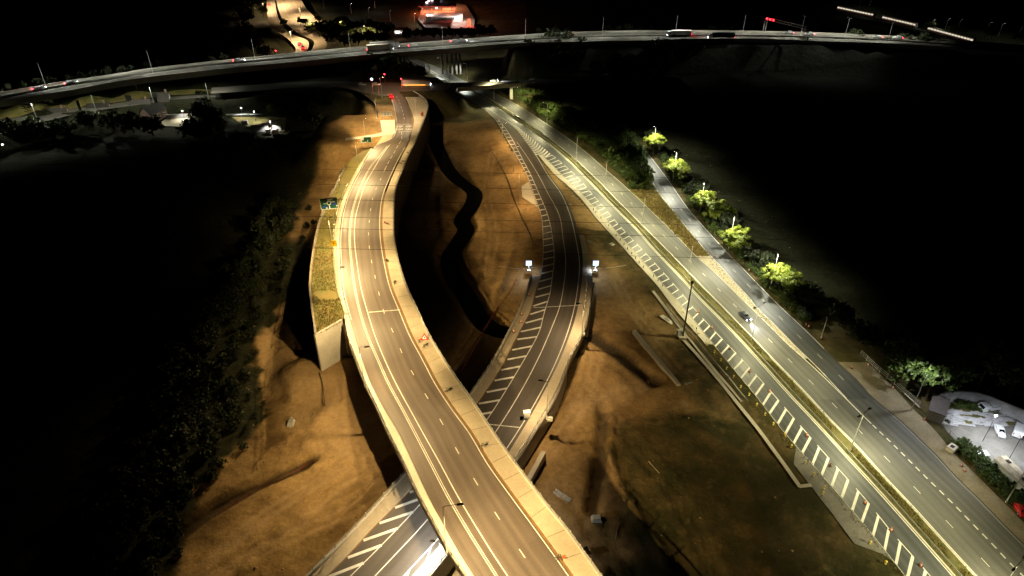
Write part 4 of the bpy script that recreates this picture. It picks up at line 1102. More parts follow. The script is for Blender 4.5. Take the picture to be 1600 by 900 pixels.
slab(pn, 'panel_patch', 'sign_white', -2.1, -.9, 2.6, 3.8); slab(pn, 'panel_patch', 'sign_white', -1.9, .2, 1.6, 1.75); slab(pn, 'panel_patch', 'sign_white', -2.0, -1.7, 1.6, 2.6); slab(pn, 'panel_patch', 'sign_white', .6, .75, 1.6, 2.6)
p = at(605, 189, zA(180))
t, pn, f_ = sign(p, 5.2, 1.9, 'sign_white', 'wide white sign on two posts beside the red car at the flyover head', clear=2.4, rz=.0)
slab(pn, 'legend', 'steel_dark', -2.2, -1.7, 3.1, 3.35); slab(pn, 'legend', 'steel_dark', -1.1, -.2, 3.05, 3.4); slab(pn, 'legend', 'steel_dark', .3, 1.2, 3.05, 3.4); slab(pn, 'legend', 'steel_dark', 1.8, 2.1, 3.0, 3.5)
p = at(523, 388, zA(385))
t, pn, f_ = sign(p, 1.7, 2.0, 'sign_yellow', 'bright yellow temporary sign standing on the flyover kerb', clear=.7, rz=.1, edge='sign_yellow')
slab(pn, 'legend', 'steel_dark', -.2, .15, 1.5, 2.0)
# warning triangle on the footway, knocked-over frames beside it
p = at(663, 533, zA(530) + .14); tr = thing('warning_sign', 'red-bordered triangular warning sign leaning on the flyover footway', 'road sign', p, 0.25)
s = MB(); s.prism([(-1.0, .3), (1.0, .3), (.0, 2.0)], -.03, .03); o = s.build('border', MATS['sign_red'], tr); o.rotation_euler = (R(-25), R(8), 0)
s = MB(); s.prism([(-.58, .53), (.58, .53), (0, 1.52)], -.045, .0); o2 = s.build('face', MATS['sign_white'], o)
s = MB(); s.prism([(-.12, .66), (.14, .66), (.2, 1.0), (.02, 1.2), (-.16, 1.0)], -.06, -.03); s.build('symbol', MATS['steel_dark'], o)
s = MB(); s.tube([(-.5, .5, 0), (-.45, .02, .9)], .035, 5); s.tube([(.5, .5, 0), (.45, .02, .9)], .035, 5); s.build('stand', MATS['steel_dark'], tr)
def sign_frame(p, rz, label, group):
    t_ = thing('sign_frame', label, 'sign frame', p, rz, group)
    s_ = MB(); s_.tube([(-.9, 0, .08), (.9, .1, .1)], .07, 5); s_.tube([(-.5, -.5, .05), (-.1, .55, .3)], .06, 5); s_.tube([(.45, -.55, .05), (.1, .5, .3)], .06, 5); s_.build('frame', MATS['steel_dark'], t_)
    s_ = MB(); s_.box((.75, .1, .17), (.5, .36, .22)); s_.build('sandbag', MATS['cone_orange' if int(rz * 10) % 4 == 0 else 'steel_dark'], t_)
G = 'black sign frames lying along the flyover footway'
for i, (x, y) in enumerate(((874,872), (755,697), (700,610), (664,541), (656,533), (617,442), (605,408), (603,349), (606,350), (625,255), (632,252), (639,238))):
    sign_frame(at(x, y, zA(y) + .15), .3 * i, f'{ORD[i]} black sign frame from the near end lying on the flyover footway', G)

# ------------------------------------------------------------------ cones and marker posts
c = MB(); c.lathe([(.25, .04), (.19, .05), (.05, .78), (.0, .8)], (0, 0, 0), 10); conem = c.mesh('cone_body', MATS['cone_orange'])
c = MB(); c.box((0, 0, .025), (.56, .56, .05)); cbase = c.mesh('base', MATS['rubber'])
c = MB(); c.lathe([(.157, .30), (.105, .54)], (0, 0, 0), 10); cband = c.mesh('band', MATS['paint_white'])
def cone(p, label, group, k=1.35):
    t_ = thing('traffic_cone', label, 'traffic cone', p, random.random() * 3, group); t_.scale = (k, k, k)
    b_ = put('cone_body', conem, t_); put('band', cband, b_); put('base', cbase, t_)
c = MB(); c.lathe([(.28, 0), (.28, .12), (.11, .16), (.10, .7), (.26, .74), (.30, .9), (.22, 1.06), (0, 1.12)], (0, 0, 0), 10); mpost = c.mesh('post', MATS['marker_yellow'])
c = MB(); c.lathe([(.305, .80), (.31, .88), (.305, .94)], (0, 0, 0), 10); mband = c.mesh('band', MATS['paint_white'])
c = MB(); c.lathe([(.36, 0), (.36, .1)], (0, 0, 0), 10); mbase = c.mesh('base', MATS['rubber'])
def marker(p, label, group, k=1.0):
    t_ = thing('marker_post', label, 'marker post', p, 0, group); t_.scale = (k, k, k)
    put('post', mpost, t_); put('band', mband, t_); put('base', mbase, t_)
G = 'yellow marker posts along the outer edge of the hatched strip'
mp = [(1383,881), (1359,850), (1287,763), (1285,772), (1271,743), (1258,724), (1236,699), (1226,681), (1208,664), (1195,649), (1182,634), (1170,618), (1157,606), (1146,590), (1135,577), (1126,564), (1116,551), (1104,540), (1092,523), (1082,511), (1067,490)]
for i, (x, y) in enumerate(mp): marker(on_ground(x, y, 0), f'{ORD[i]} yellow marker post from the bottom edge along the outer side of the hatched strip', G, .8)
G = 'dark marker posts on the pale kerb strip'
c = MB(); c.lathe([(.22, 0), (.1, .06), (.09, .8), (0, .84)], (0, 0, 0), 8); dpost = c.mesh('marker_post', MATS['rubber'])
for i, (x, y) in enumerate(((1034,447),(1027,439),(1020,432),(1004,418),(997.5,411),(992,404),(986,396.5),(979.5,389.5),(974,382.5),(968,375.5),(961.5,369),(950,353),(938,341),(930,332),(926,328))):
    tag(put('marker_post', dpost, None, at(x + 1, y, .09)), f'{ORD[i]} short dark post from the near end of the pale kerb strip', 'marker post', G)
G = 'orange cones along the broken line of the hatched strip'
for i, (x, y) in enumerate(((1438,884), (1392,829), (1351,786), (1297,728), (1260,681), (1202,612), (1171,581), (1140,545), (1112,513), (1091,488))):
    cone(at(x, y, .02), f'{ORD[i]} orange cone from the bottom edge along the broken line of the hatched strip', G, 1.25)
G = 'cones on the right verge of the slip road'
for i, (x, y) in enumerate(((1507,736), (1502,728), (1444,656), (1395,607), (1356,571), (1330,575), (1283,529), (1263,511), (1259,508), (1234,483), (1188,436), (1170,423), (1168,417), (1117,401), (1073,316))):
    cone(at(x, y, .05), f'{ORD[i]} cone from the near end on the right-hand verge of the slip road', G, 1.1)
G = 'cones and posts on the link road footways'
for i, (x, y) in enumerate(((826,462), (815,492), (814,504), (803,519))): cone(at(x, y, zB(y) + .15), f'{ORD[i]} small cone from the top along the left footway of the link road', G, 1.3)
G = 'white-topped bollards along the right footway of the link road'
c = MB(); c.lathe([(.14, 0), (.14, .85), (.1, .95), (0, .98)], (0, 0, 0), 8); bol = c.mesh('bollard', MATS['paint_white'])
for i, (x, y) in enumerate(((914,490),(915,481),(916,473),(917,464),(918,455),(919,449),(919,444),(918,439),(917,431))):
    tag(put('bollard', bol, None, at(x - 2, y, zB(y) + .14)), f'{ORD[i]} short white bollard from the near end on the link road footway', 'bollard', G)

# blue-white lit squares on posts
for (x, y), side in (((826,424), 'left'), ((930,424), 'right')):
    p = at(x, y, zB(y) - .3 if side == 'right' else zB(y)); t = thing('lit_sign', f'glowing blue-white square sign on a post at the {side} edge of the link road', 'lit sign', p, 0, 'glowing square signs')
    s = MB(); s.tube([(0, 0, 0), (0, 0, 2.2)], .09, 6); s.build('post', MATS['steel'], t)
    s = MB(); s.box((0, .06, 3.0), (1.85, .12, 1.8)); pn = s.build('housing', MATS['steel'], t)
    s = MB(); s.box((0, -.01, 3.0), (1.72, .03, 1.67)); s.build('face', MATS['sign_lit'], pn)
    s = MB(); s.box((0, 0, .25), (1.1, .9, .5)); s.build('base', MATS['concrete_pale'], t)
    li = bpy.data.lights.new('sign_glow', 'SPOT'); li.color = (.7, .8, 1); li.energy = 1100; li.spot_size = R(150); li.spot_blend = .6; li.shadow_soft_size = .3
    lo = bpy.data.objects.new('sign_glow', li); COL.objects.link(lo); lo.parent = t; lo.location = (0, -.3, 2.0)
    cu_ = [on_ground(x + dx, y - 6 + dy, 0) + Vector((0, 0, .12)) for dx, dy in ((-46, -1), (-30, 1), (-12, 3), (0, 2), (14, 0))] if side == 'left' else [on_ground(x + dx, y - 6 + dy, 0) + Vector((0, 0, .12)) for dx, dy in ((-18, -3), (-8, 0), (10, 2), (30, 0), (48, -3))]
    s = MB(); flat_stripe(s, smooth_path(cu_, 5), .3, .05); k_ = s.build('kerb', MATS['concrete_pale'], None); setting(k_)  # pale strip laid along the sign's horizontal glare
# white cabinet on the link road
p = at(823, 653, zB(650)); t = thing('equipment_cabinet', 'white roadside cabinet standing on the link road edge line', 'cabinet', p, .15)
s = MB(); s.box((0, 0, 1.0), (1.5, 1.0, 1.8)); s.build('body', MATS['car_white'], t); s = MB(); s.box((0, 0, 1.96), (1.6, 1.1, .1)); s.build('lid', MATS['sign_white'], t); s = MB(); s.box((-.35, -.02, .1), (.5, .9, .2)); s.build('base', MATS['rubber'], t)
# dark camera mast with cabinet
p = on_ground(1067, 526); t = thing('camera_mast', 'tall dark mast with a lamp-shaped head beside the hatched strip', 'mast', p)
s = MB(); s.tube([(0, 0, 0), (0, 0, 17.6)], .24, 8, .16); s.build('pole', MATS['steel_dark'], t); s = MB(); s.lathe([(.2, 17.5), (.42, 17.8), (.42, 18.3), (.2, 18.5)], (0, 0, 0), 10); s.build('camera_head', MATS['steel_dark'], t)
s = MB(); s.box((0, 0, .15), (2.4, 2.0, .3)); s.build('base', MATS['concrete_pale'], t)
p = on_ground(1062, 522); t = thing('equipment_cabinet', 'grey cabinet at the foot of the tall dark mast', 'cabinet', p + Vector((-.4, -.8, 0)), .1)
s = MB(); s.box((0, 0, .95), (1.2, 1.0, 1.9)); s.build('body', MATS['column_grey'], t); s = MB(); s.box((0, 0, 1.94), (1.3, 1.1, .08)); s.build('lid', MATS['steel'], t)
t = thing('marker_pole', 'thin dark pole beside the guard rail below the tall mast', 'pole', on_ground(1085, 531)); s = MB(); s.tube([(0, 0, 0), (0, 0, 4.2)], .06, 6); s.build('pole', MATS['steel_dark'], t); s = MB(); s.box((0, 0, 4.0), (.2, .2, .5)); s.build('head', MATS['steel_dark'], t)

# ------------------------------------------------------------------ guard rails
gpost = MB(); gpost.box((0, 0, .3), (.1, .12, .75)); gpm = gpost.mesh('post', MATS['steel_dark'])
def guard(path, label, gap=4.0, group=None, m='steel', h=.62):
    t_ = thing('guard_rail', label, 'guard rail', (0, 0, 0), 0, group)
    s_ = MB(); rows = []
    for i, p_ in enumerate(path):
        d_ = path[min(i+1, len(path)-1)] - path[max(i-1, 0)]; d_.z = 0; d_.normalize(); n_ = Vector((-d_.y, d_.x, 0))
        rows.append([p_ + n_ * o_ + Vector((0, 0, h + z__)) for o_, z__ in ((.0, -.16), (.09, -.1), (.02, 0), (.09, .1), (.0, .16), (-.07, .16), (-.07, -.16), (0, -.16))])
    s_.grid(rows); s_.build('beam', MATS[m], t_)
    for p_, d_ in resample(path, gap): put('post', gpm, t_, p_)
def offs(L_, zf, m_, y0, y1, dz=.05): return path_of(per_m(L_, m_, zf), zf, y0, y1, dz)
guard(offs(ML, z0, .95, 140, 420), 'dark guard rail on the left side of the central reservation, far stretch', 5)
guard(offs(ML, z0, .95, 422, 1040), 'dark guard rail on the left side of the central reservation, near stretch', 4)
guard(offs(MR, z0, -.8, 180, 560), 'guard rail on the right side of the central reservation ending near the lone car', 5)
guard([on_ground(x, y) for x, y in ((1041,478), (1062,505), (1085,530), (1110,560), (1135,589), (1152,610), (1168,630))], 'pale guard rail on the bare bank ending beside the yellow markers', 3)
ce = thing('drainage_channel', 'ragged pale concrete channel running beside the bank guard rail', 'channel')
s = MB(); flat_stripe(s, smooth_path([on_ground(x, y) + Vector((0, 0, .06)) for x, y in ((1020,455), (1035,475), (1055,502), (1078,530), (1098,555), (1120,583), (1140,605), (1160,628))], 4), .9, .1); s.build('channel', MATS['concrete_pale'], ce)
lp = thing('kerb_edging', 'long straight pale kerb edging ending in an L-shaped corner', 'kerb')
s = MB(); pp = [on_ground(x, y) + Vector((0, 0, .1)) for x, y in ((1068,532), (1090,556), (1120,591), (1153,632), (1185,672), (1218,717), (1250,762))]
flat_stripe(s, smooth_path(pp, 4), .95, .12); flat_stripe(s, [on_ground(1248, 761) + Vector((0,0,.11)), on_ground(1268, 759) + Vector((0,0,.11))], .9, .12); s.build('kerb', MATS['concrete_pale'], lp)
hs = MB(); hp = [on_ground(x, y, 0) + Vector((0, 0, .12)) for x, y in ((1243,700), (1240,726), (1268,762), (1300,803), (1335,850), (1378,866), (1396,878))]
hq = [at(HO(y) - 1, y, .06) for y in (698, 712, 735, 765, 800, 840, 880)]
hs.grid([[a, b_] for a, b_ in zip(hp, hq)]); setting(hs.build('hardstanding', MATS['concrete_dark']))
# headwall beside the dark channel
hw = thing('headwall', 'long straight concrete headwall above the dark pit between the roads', 'wall')
s = MB(); a, b_ = on_ground(988, 521), on_ground(1058, 604); a.z = b_.z = max(a.z, BASE) + 0.0
upright(s, a, b_, BASE - 4.0, BASE + 1.3, .9); s.build('wall', MATS['concrete'], hw)
s = MB(); d = (b_ - a).normalized(); q = a + d * 14; n_ = Vector((-d.y, d.x, 0)); upright(s, b_, b_ - n_ * -4.5, BASE - 4, BASE + .6, .5); s.build('wing_wall', MATS['concrete_dark'], hw)
for i, ((x0, y0), (x1, y1)) in enumerate((((1034,487), (1047,508)), ((921,377), (926,381)), ((953,380), (959,384)))):
    pass
G = 'concrete inspection covers on the bare ground'
for i, (x, y, w_, h_, r_) in enumerate(((1042,500,1.4,5.0,.55), (921,378,1.3,1.3,0), (956,382,1.5,1.6,.5), (895,307,.8,.8,0), (891,320,1.0,.5,0))):
    p = on_ground(x, y); t = thing('inspection_cover', ('long pale concrete cover by the guard rail', 'square pale cover close to the link road footway', 'square pale cover near the kerb strip', 'tiny pale cover high up between the two roads', 'small flat slab beside the link road kerb')[i], 'cover', p, r_, G)
    s = MB(); s.box((0, 0, .08), (w_, h_, .22)); s.build('slab', MATS['concrete_pale'], t); s = MB(); s.box((0, 0, .2), (w_ * .5, h_ * .4, .04)); s.build('lid', MATS['concrete_dark'], t)
p = on_ground(820, 300, 0); wdg = MB(); wdg.face([at(x, y, .78) for x, y in ((815,291), (826,284), (832,300), (837,314), (840,324), (827,315), (816,308))]); setting(wdg.build('paved_wedge', MATS['concrete_pale']))
p = on_ground(1004 - 0, 560)
# barrier fences (dark red) along the river pit
def mesh_fence(pts, label, m='steel_dark', h=1.3, gap=2.5, group=None):
    t_ = thing('site_fence', label, 'fence', (0, 0, 0), 0, group); path = smooth_path(pts, 4); s_ = MB()
    for k in (.35, .75, 1.1): s_.tube([p_ + Vector((0, 0, h * k / 1.1)) for p_ in path], .05, 4)
    s_.build('rail', MATS[m], t_)
    pm_ = MB(); pm_.box((0, 0, h / 2), (.09, .09, h)); q_ = pm_.mesh('post', MATS[m])
    for p_, d_ in resample(path, gap): put('post', q_, t_, p_)
mat('barrier_red', (0.16, 0.03, 0.02), 0.7)
mesh_fence([on_ground(x, y) for x, y in ((808,440), (795,462), (775,492), (750,530), (735,560), (718,594))], 'dark red site fence beside the river channel left of the link road', 'barrier_red', 1.4, 2.5)
mesh_fence([on_ground(x, y) for x, y in ((640,748), (615,775), (588,803), (560,830))], 'dark site fence along the outside of the link road below the flyover', 'steel_dark', 1.2)
mesh_fence([on_ground(x, y) for x, y in ((490,722), (445,748), (400,768), (340,805))], 'low dark red netting fence beside the left ditch', 'barrier_red', .7, 3)
mesh_fence([on_ground(x, y) for x, y in ((500,585), (505,605), (508,635))], 'short black netting fence below the abutment', 'steel_dark', .9, 2)
mesh_fence([on_ground(x, y) for x, y in ((766,235), (790,275), (806,320), (830,372), (832,395))], 'thin dark fence following the left side of the link road', 'steel_dark', .8, 4)
mesh_fence([at(x, y, .1) for x, y in ((1344,555), (1365,575), (1390,596), (1412,616), (1436,637))], 'wire mesh fence between the pavement and the dark trees', 'steel', 1.6, 2.5)
# overhead cables across the works
G = 'overhead cables crossing the works'
for i, (ya, yb) in enumerate(((264.5, 277), (288, 301), (311.5, 325), (339, 350), (357, 369), (388, 401))):
    z_ = 32
    P = [at(x, ya + (yb - ya) * (x - 520) / 540.0 + 3.0 * ((x - 700) / 700.0) ** 2, z_) for x in range(-300, 2001, 100)]
    s = MB(); s.tube(P, .045, 4); o = s.build('overhead_cable', MATS['cable_black']); tag(o, f'{ORD[i]} thin dark overhead cable from the top crossing both curved roads', 'cable', G)
# ------------------------------------------------------------------ trees and shrubs
def crown_mesh(name, seed, rx, rz, n, leaf, m, z0_=0.0, lobes=9, squash=1.0):
    """many small leaf-sized faces gathered in uneven clumps through the crown's volume"""
    rg = np.random.RandomState(seed)
    cl = []
    for i in range(lobes):
        d = rg.normal(size=3); d /= np.linalg.norm(d); d[2] = abs(d[2]) * .9 - .25
        k = .35 + .5 * rg.rand()
        cl.append((d * np.array([rx, rx, rz]) * k, (.34 + .26 * rg.rand()) * rx))
    sub = []
    for c_, r_ in cl:
        for _ in range(7):
            d = rg.normal(size=3); d /= np.linalg.norm(d); sub.append((c_ + d * r_ * (.7 + .3 * rg.rand()), r_ * (.28 + .22 * rg.rand())))
    V, F = [], []
    for i in range(n):
        c_, r_ = sub[rg.randint(len(sub))]
        d = rg.normal(size=3); d /= np.linalg.norm(d)
        p = c_ + d * r_ * rg.rand() ** .45
        nn = d * .6 + rg.normal(size=3) * .7 + np.array([0, 0, .45]); nn /= np.linalg.norm(nn)
        a = np.cross(nn, rg.normal(size=3)); a /= np.linalg.norm(a); b_ = np.cross(nn, a)
        s_ = leaf * (.6 + .8 * rg.rand()); k = len(V)
        for u, v in ((-1, 0), (0, -.55), (1, 0), (0, .55)): V.append(p + a * u * s_ + b_ * v * s_ + np.array([0, 0, z0_]))
        F.append((k, k+1, k+2, k+3))
    me_ = bpy.data.meshes.new(name); me_.from_pydata([tuple(v) for v in V], [], F); me_.materials.append(m); me_.update()
    return me_
def trunk_mesh(h, r, seed=0):
    rg = random.Random(seed); s_ = MB(); s_.tube([(0, 0, -.3), (.1, 0, h * .5), (0, .1, h)], r, 7, r * .55)
    for k in range(4):
        a = k * 1.6 + rg.random(); s_.tube([(0, 0, h * (.55 + .1 * k)), (math.cos(a) * h * .3, math.sin(a) * h * .3, h * (.85 + .12 * k))], r * .5, 5, r * .2)
    return s_.mesh('trunk', MATS['bark'])
BR_ = [(crown_mesh('crown', 20 + k, 3.6, 4.4, 6000, .19, MATS['leaf_lit'], 5.0, 12 + k), trunk_mesh(4, .22, k)) for k in range(5)]
MD_ = [(crown_mesh('crown', 40 + k, 4.2, 4.2, 2400, .34, MATS['leaf'], 6.0, 11), trunk_mesh(6, .25, k + 7)) for k in range(3)]
DK_ = [(crown_mesh('crown', 60 + k, 4.9, 4.6, 1700, .5, MATS['leaf_unlit'], 4.6, 14), trunk_mesh(4, .3, k + 17)) for k in range(4)]
SH_ = [(crown_mesh('foliage', 80 + k, 2.2, 1.7, 1300, .2, MATS['leaf'], 1.3, 9), None) for k in range(3)]
SL_ = [(crown_mesh('foliage', 90 + k, 2.2, 1.6, 900, .26, MATS['leaf_unlit'], 1.3, 9), None) for k in range(2)]
_tc = 0
def plant(pool, p, s_, name, label, group, cat='tree'):
    global _tc; _tc += 1
    cm_, tm_ = pool[_tc % len(pool)]
    t_ = thing(name, label, cat, p, (_tc * 2.399) % 6.28, group); t_.scale = (s_, s_, s_ * (.9 + .25 * ((_tc * .618) % 1)))
    put('crown' if tm_ else 'foliage', cm_, t_)
    if tm_: put('trunk', tm_, t_)
    return t_
# bright row by the slip road
G = 'bright trees along the slip road'
for x, y, s_, lb in ((1214,452,1.4,'bright yellow-green tree nearest the camera in the row beside the slip road'), (1236,466,1.1,'half-lit green tree leaning out beside the nearest bright tree'),
                     (1146,390,1.4,'bright yellow-green tree second nearest beside the slip road'), (1099,333,1.5,'wide bright tree in the middle of the slip road row'), (1119,348,1.4,'darker green half of the wide tree in the slip road row'),
                     (1056,281,1.55,'bright rounded tree fourth along the slip road row'), (1024,240,1.35,'bright tree farthest up the slip road row')):
    t_ = plant(BR_, at(x, y, 0), s_, 'tree', lb, G); t_.scale.z = 1.05
G = 'dim trees behind the slip road row'
for i, (x, y, s_) in enumerate(((1185,425,.7), (1165,415,.6), (1128,360,.8), (1080,312,.8), (1040,268,.7), (1012,222,.7), (1255,470,.6))):
    plant(DK_, at(x + 8, y - 4, 0), s_, 'tree', 'dim dark tree filling a gap in the bright slip road row', G)
G = 'low bushes under the bright slip road trees'
rg = random.Random(15)
for y in np.arange(232, 500, 6.5):
    for k in range(2):
        plant(SH_ if k == 0 else SL_, at(SR(y) + rg.uniform(7, 14) + k * 9, y + rg.uniform(-2, 2), 0), rg.uniform(.5, .95), 'bush', 'low bush under the bright row of trees beside the slip road', G, 'bush')
# hedge belt between trunk road and slip road
G = 'bushes in the belt between the dual carriageway and the slip road'
k = 0
rg = random.Random(5)
for y in np.arange(142, 298, 3.4):
    wgap = (SL(y) if y > 213 else DR(y) + 62) - DR(y)
    nrow = max(2, int(wgap / 13))
    for j in range(nrow):
        f = .22 + (.74) * (j + rg.random() * .6) / nrow
        x = DR(y) + wgap * f
        p = at(x, y + rg.uniform(-1.5, 1.5), 0)
        big = f > .3
        plant(MD_ if (big and rg.random() < .5) else SH_, p, (rg.uniform(.55, .85) if big else rg.uniform(.8, 1.2)), 'bush', 'green bush in the lit belt between the dual carriageway and the slip road', G, 'bush')
G = 'bushes around the right end of the roundabout bridge'
for i, (x, y) in enumerate(((805,146), (815,150), (822,158), (832,163), (842,168), (800,140))):
    plant(SH_, at(x, y, 1), .9, 'bush', 'small bush on the bank beside the roundabout bridge abutment', G, 'bush')
# trees by the yard
G = 'big rounded trees behind the yard'
for x, y, s_, lb in ((1393,600,1.25,'rounded green tree behind the mesh fence nearest the slip road'), (1446,622,1.2,'tall green tree right behind the yard corner lamp'), (1478,612,1.0,'dim tree between the corner lamp and the yard wall'),
                     (1528,606,1.35,'broad dark tree behind the curved yard wall'), (1578,614,1.3,'dark tree behind the right end of the yard wall')):
    plant(MD_, at(x, y, 0), s_ * 1.05, 'tree', lb, G)
for i, (x, y, s_) in enumerate(((1410,560,1.1), (1475,570,1.2), (1540,570,1.3), (1600,590,1.2), (1345,535,.8), (1310,505,.7))):
    plant(DK_, at(x, y, 0), s_, 'tree', 'unlit tree in the black wood behind the yard trees', 'unlit trees behind the yard')
G = 'shrubs of the hedge beside the yard'
rg = random.Random(8); i = 0
for t_ in np.linspace(0, 1, 26):
    for o_ in (0, 9):
        x, y = 1497 + 108 * t_ + o_, 700 + 108 * t_ + rg.uniform(-3, 3) - o_ * .5
        plant(SH_, at(x, y, 0), rg.uniform(.5, .72), 'shrub', 'dense green shrub of the hedge between pavement and yard', G, 'shrub')
# motorway verge bushes, dimly lit
G = 'bushes along the far side of the motorway'
for i, x in enumerate((-20, 12, 38, 62, 80, 110, 128, 148, 168, 190, 205, 232, 250, 332, 350, 842, 868, 888, 905, 950, 966, 982, 1000, 1018, 1112, 1128, 1142)):
    ya = np.interp(x, [q[0] for q in MWF], [q[1] for q in MWF]) - 3.5
    plant(SL_, at(x, ya, zM - 1), .85 + .5 * ((i * .618) % 1), 'bush', 'dim olive bush along the far verge of the motorway', G, 'bush')
# dark silhouettes before the motorway and round the junction
G = 'dark trees standing before the motorway'
sil = [(560,112,.9,5), (585,108,1.1,5), (610,112,1.2,5), (635,118,1.0,5), (655,122,.8,6), (540,120,.9,5), (573,125,.8,5), (600,125,.9,5), (845,76,1.0,7), (862,74,1.2,7), (885,76,1.2,7), (908,80,.9,7), (825,84,1,7), (868,88,1.2,6), (905,92,1.1,6), (840,98,1.1,5),
       (1030,86,1.3,7), (1042,88,1.1,7), (1015,90,1.0,7), (1062,84,.9,7), (1078,84,1.0,7), (1092,84,.9,7), (1235,84,.9,6), (1255,82,1.1,6), (1275,80,.9,6), (1300,80,.9,6), (1320,78,.8,6), (1330,74,1.2,6), (1350,78,.9,6), (1215,86,.9,6), (1380,82,1,6), (1410,80,1.3,6), (1440,82,1.3,6),
       (960,104,.9,3), (985,104,.9,3), (1010,102,.9,3), (930,112,.8,2), (1100,96,.9,3), (1130,94,.9,3), (880,104,1.1,3)]
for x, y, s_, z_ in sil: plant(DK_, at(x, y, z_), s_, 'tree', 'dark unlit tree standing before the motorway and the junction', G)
G = 'dark trees beyond the motorway'
for x, y, s_ in ((486,52,.8), (496,54,1.0), (508,60,1.0), (520,68,1.0), (528,60,1.1), (520,50,1.0), (536,50,1.2), (548,52,1.0), (560,54,1.0), (576,54,1.2), (592,56,1.2), (606,56,1.0), (560,70,1.0), (580,70,1.0), (600,70,.9), (540,72,.9),
                 (636,62,.9), (650,60,.8), (664,60,.8), (678,60,.8), (692,60,.8), (706,60,.8), (720,60,.8), (735,60,.9), (750,58,1.0), (765,58,1.0),
                 (386,40,1.3), (384,62,1.3), (398,80,1.2), (372,80,1.3), (415,92,.9), (390,20,1.3), (384,0,1.3), (428,98,.6)):
    plant(DK_, at(x, y, 3), s_, 'tree', 'dark tree beyond the motorway near the far approach road', G)
G = 'green trees beside the far approach road'
for x, y, s_ in ((410,12,.8), (412,26,.8), (478,44,.8), (470,40,.6), (498,38,.7), (508,44,.7), (445,42,.6), (574,56,.6), (588,60,.6), (549,58,.6)):
    plant(MD_, at(x, y, 3), s_, 'tree', 'lit green tree beside the far approach road at the top', G)
G = 'dark trees left of the flyover head'
for x, y, s_ in ((500,165,1.2), (480,178,1.2), (520,172,1.1), (465,190,1.0), (490,200,1.0), (320,176,1.0), (318,192,1.1), (304,216,1.1), (332,188,1.0), (336,202,1.1), (322,222,1.2), (270,158,.9), (318,163,.9), (180,205,1.2), (140,205,1.1), (210,208,1.2), (100,215,1.2), (240,212,1.1), (60,215,1.2), (20,222,1.2), (430,243,1.0), (462,238,1.0), (380,241,1.1), (160,192,.7), (130,192,.6)):
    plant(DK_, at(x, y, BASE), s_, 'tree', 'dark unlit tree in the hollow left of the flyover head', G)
t_ = plant(BR_, at(427, 182, BASE), .75, 'tree', 'single green tree lit from below above the small works compound', 'compound tree')
G = 'shrubs lit beside the old cottages'
for x, y in ((275,172), (283,170), (290,168), (282,176)): plant(SH_, at(x, y, 0), .9, 'bush', 'lit green bush behind the wall of the old cottages', G, 'bush')
G = 'scrub on the dark left edge of the works'
for x, y, s_ in ((392,560,.4), (386,590,.5), (390,620,.4), (398,650,.4), (380,585,.6), (378,640,.5), (365,640,.6), (385,670,.4), (380,700,.5), (405,610,.3), (412,632,.3)):
    plant(SL_, on_ground(x, y), s_, 'shrub', 'low dark shrub on the unlit left edge of the works', G, 'shrub')
G = 'dark scrub of the unlit wood along the left edge of the works'
rg = random.Random(77)
for y in np.arange(330, 905, 15):
    for k in range(4):
        X = -65.0 - (8 if y < 560 else 8 - (y - 560) / 15 if y < 680 else 0) - rg.random() * 5 - k * 4.5; q = at(800, y, BASE); x_ = 800 + FPX * X * (SP - (450 - y) / FPX * CP) / (CAMH - BASE)
        if x_ < -20: continue
        plant(SL_ if k < 2 else DK_, on_ground(x_, y + rg.uniform(-6, 6)), rg.uniform(.5, 1.1) if k < 2 else rg.uniform(.5, .8), 'shrub', 'dark shrub of the unlit wood along the left edge of the works', G, 'shrub')
# tussocks in the central reservation and verge: ground cover nobody would count
def cover(name, m, spots, size, n_each, seed):
    rg_ = np.random.RandomState(seed); V, F = [], []
    for p_ in spots:
        for _ in range(n_each):
            a = rg_.rand() * 6.28; r_ = size * (.5 + rg_.rand()); o_ = rg_.normal(size=2) * size * .8; k_ = len(V)
            bx, by = p_[0] + o_[0], p_[1] + o_[1]; lx, ly = rg_.normal(size=2) * r_ * .5
            V.extend([(bx - math.cos(a) * r_ * .25, by - math.sin(a) * r_ * .25, p_[2]), (bx + math.cos(a) * r_ * .25, by + math.sin(a) * r_ * .25, p_[2]), (bx + lx, by + ly, p_[2] + r_)]); F.append((k_, k_+1, k_+2))
    me_ = bpy.data.meshes.new(name); me_.from_pydata(V, [], F); me_.materials.append(m); me_.update()
    return setting(put(name, me_), 'stuff')
rg = random.Random(3); sp = []
for y in np.arange(240, 1040, 1.2):
    for _ in range(2 if y < 500 else 4):
        f = rg.uniform(.45, .8); p = at(ML(y) * (1 - f) + MR(y) * f, y + rg.uniform(-.6, .6), .05)
        if mnoise.noise(p * .12) > -.12: sp.append(p)
cover('grass', leafmat('grass_blade', (.10, .10, .025), (.24, .19, .07)), sp, .38, 5, 1)
sp = []
for y in np.arange(297, 400, .7):
    for _ in range(int(2 + (SL(y) - DR(y)) / 5)): f = rg.uniform(.05, .95); sp.append(at(DR(y) * (1 - f) + SL(y) * f, y, .03))
cover('grass', leafmat('grass_dry', (.14, .11, .03), (.32, .23, .08)), sp, .5, 5, 2)
sp = []
for y in np.arange(236, 522, .8):
    a_, b_ = WL(y) + 2, min(ALO(y) - 2, 533 - max(0, y - 503) * 1.8)
    for _ in range(int(max(1, (b_ - a_) / 5))):
        if b_ > a_:
            q = at(rg.uniform(a_, b_), y, zA(y) + .03)
            if mnoise.noise(q * .14) > -.15: sp.append(q)
cover('grass', MATS['grass_blade'], sp, .34, 5, 4)
sp = []
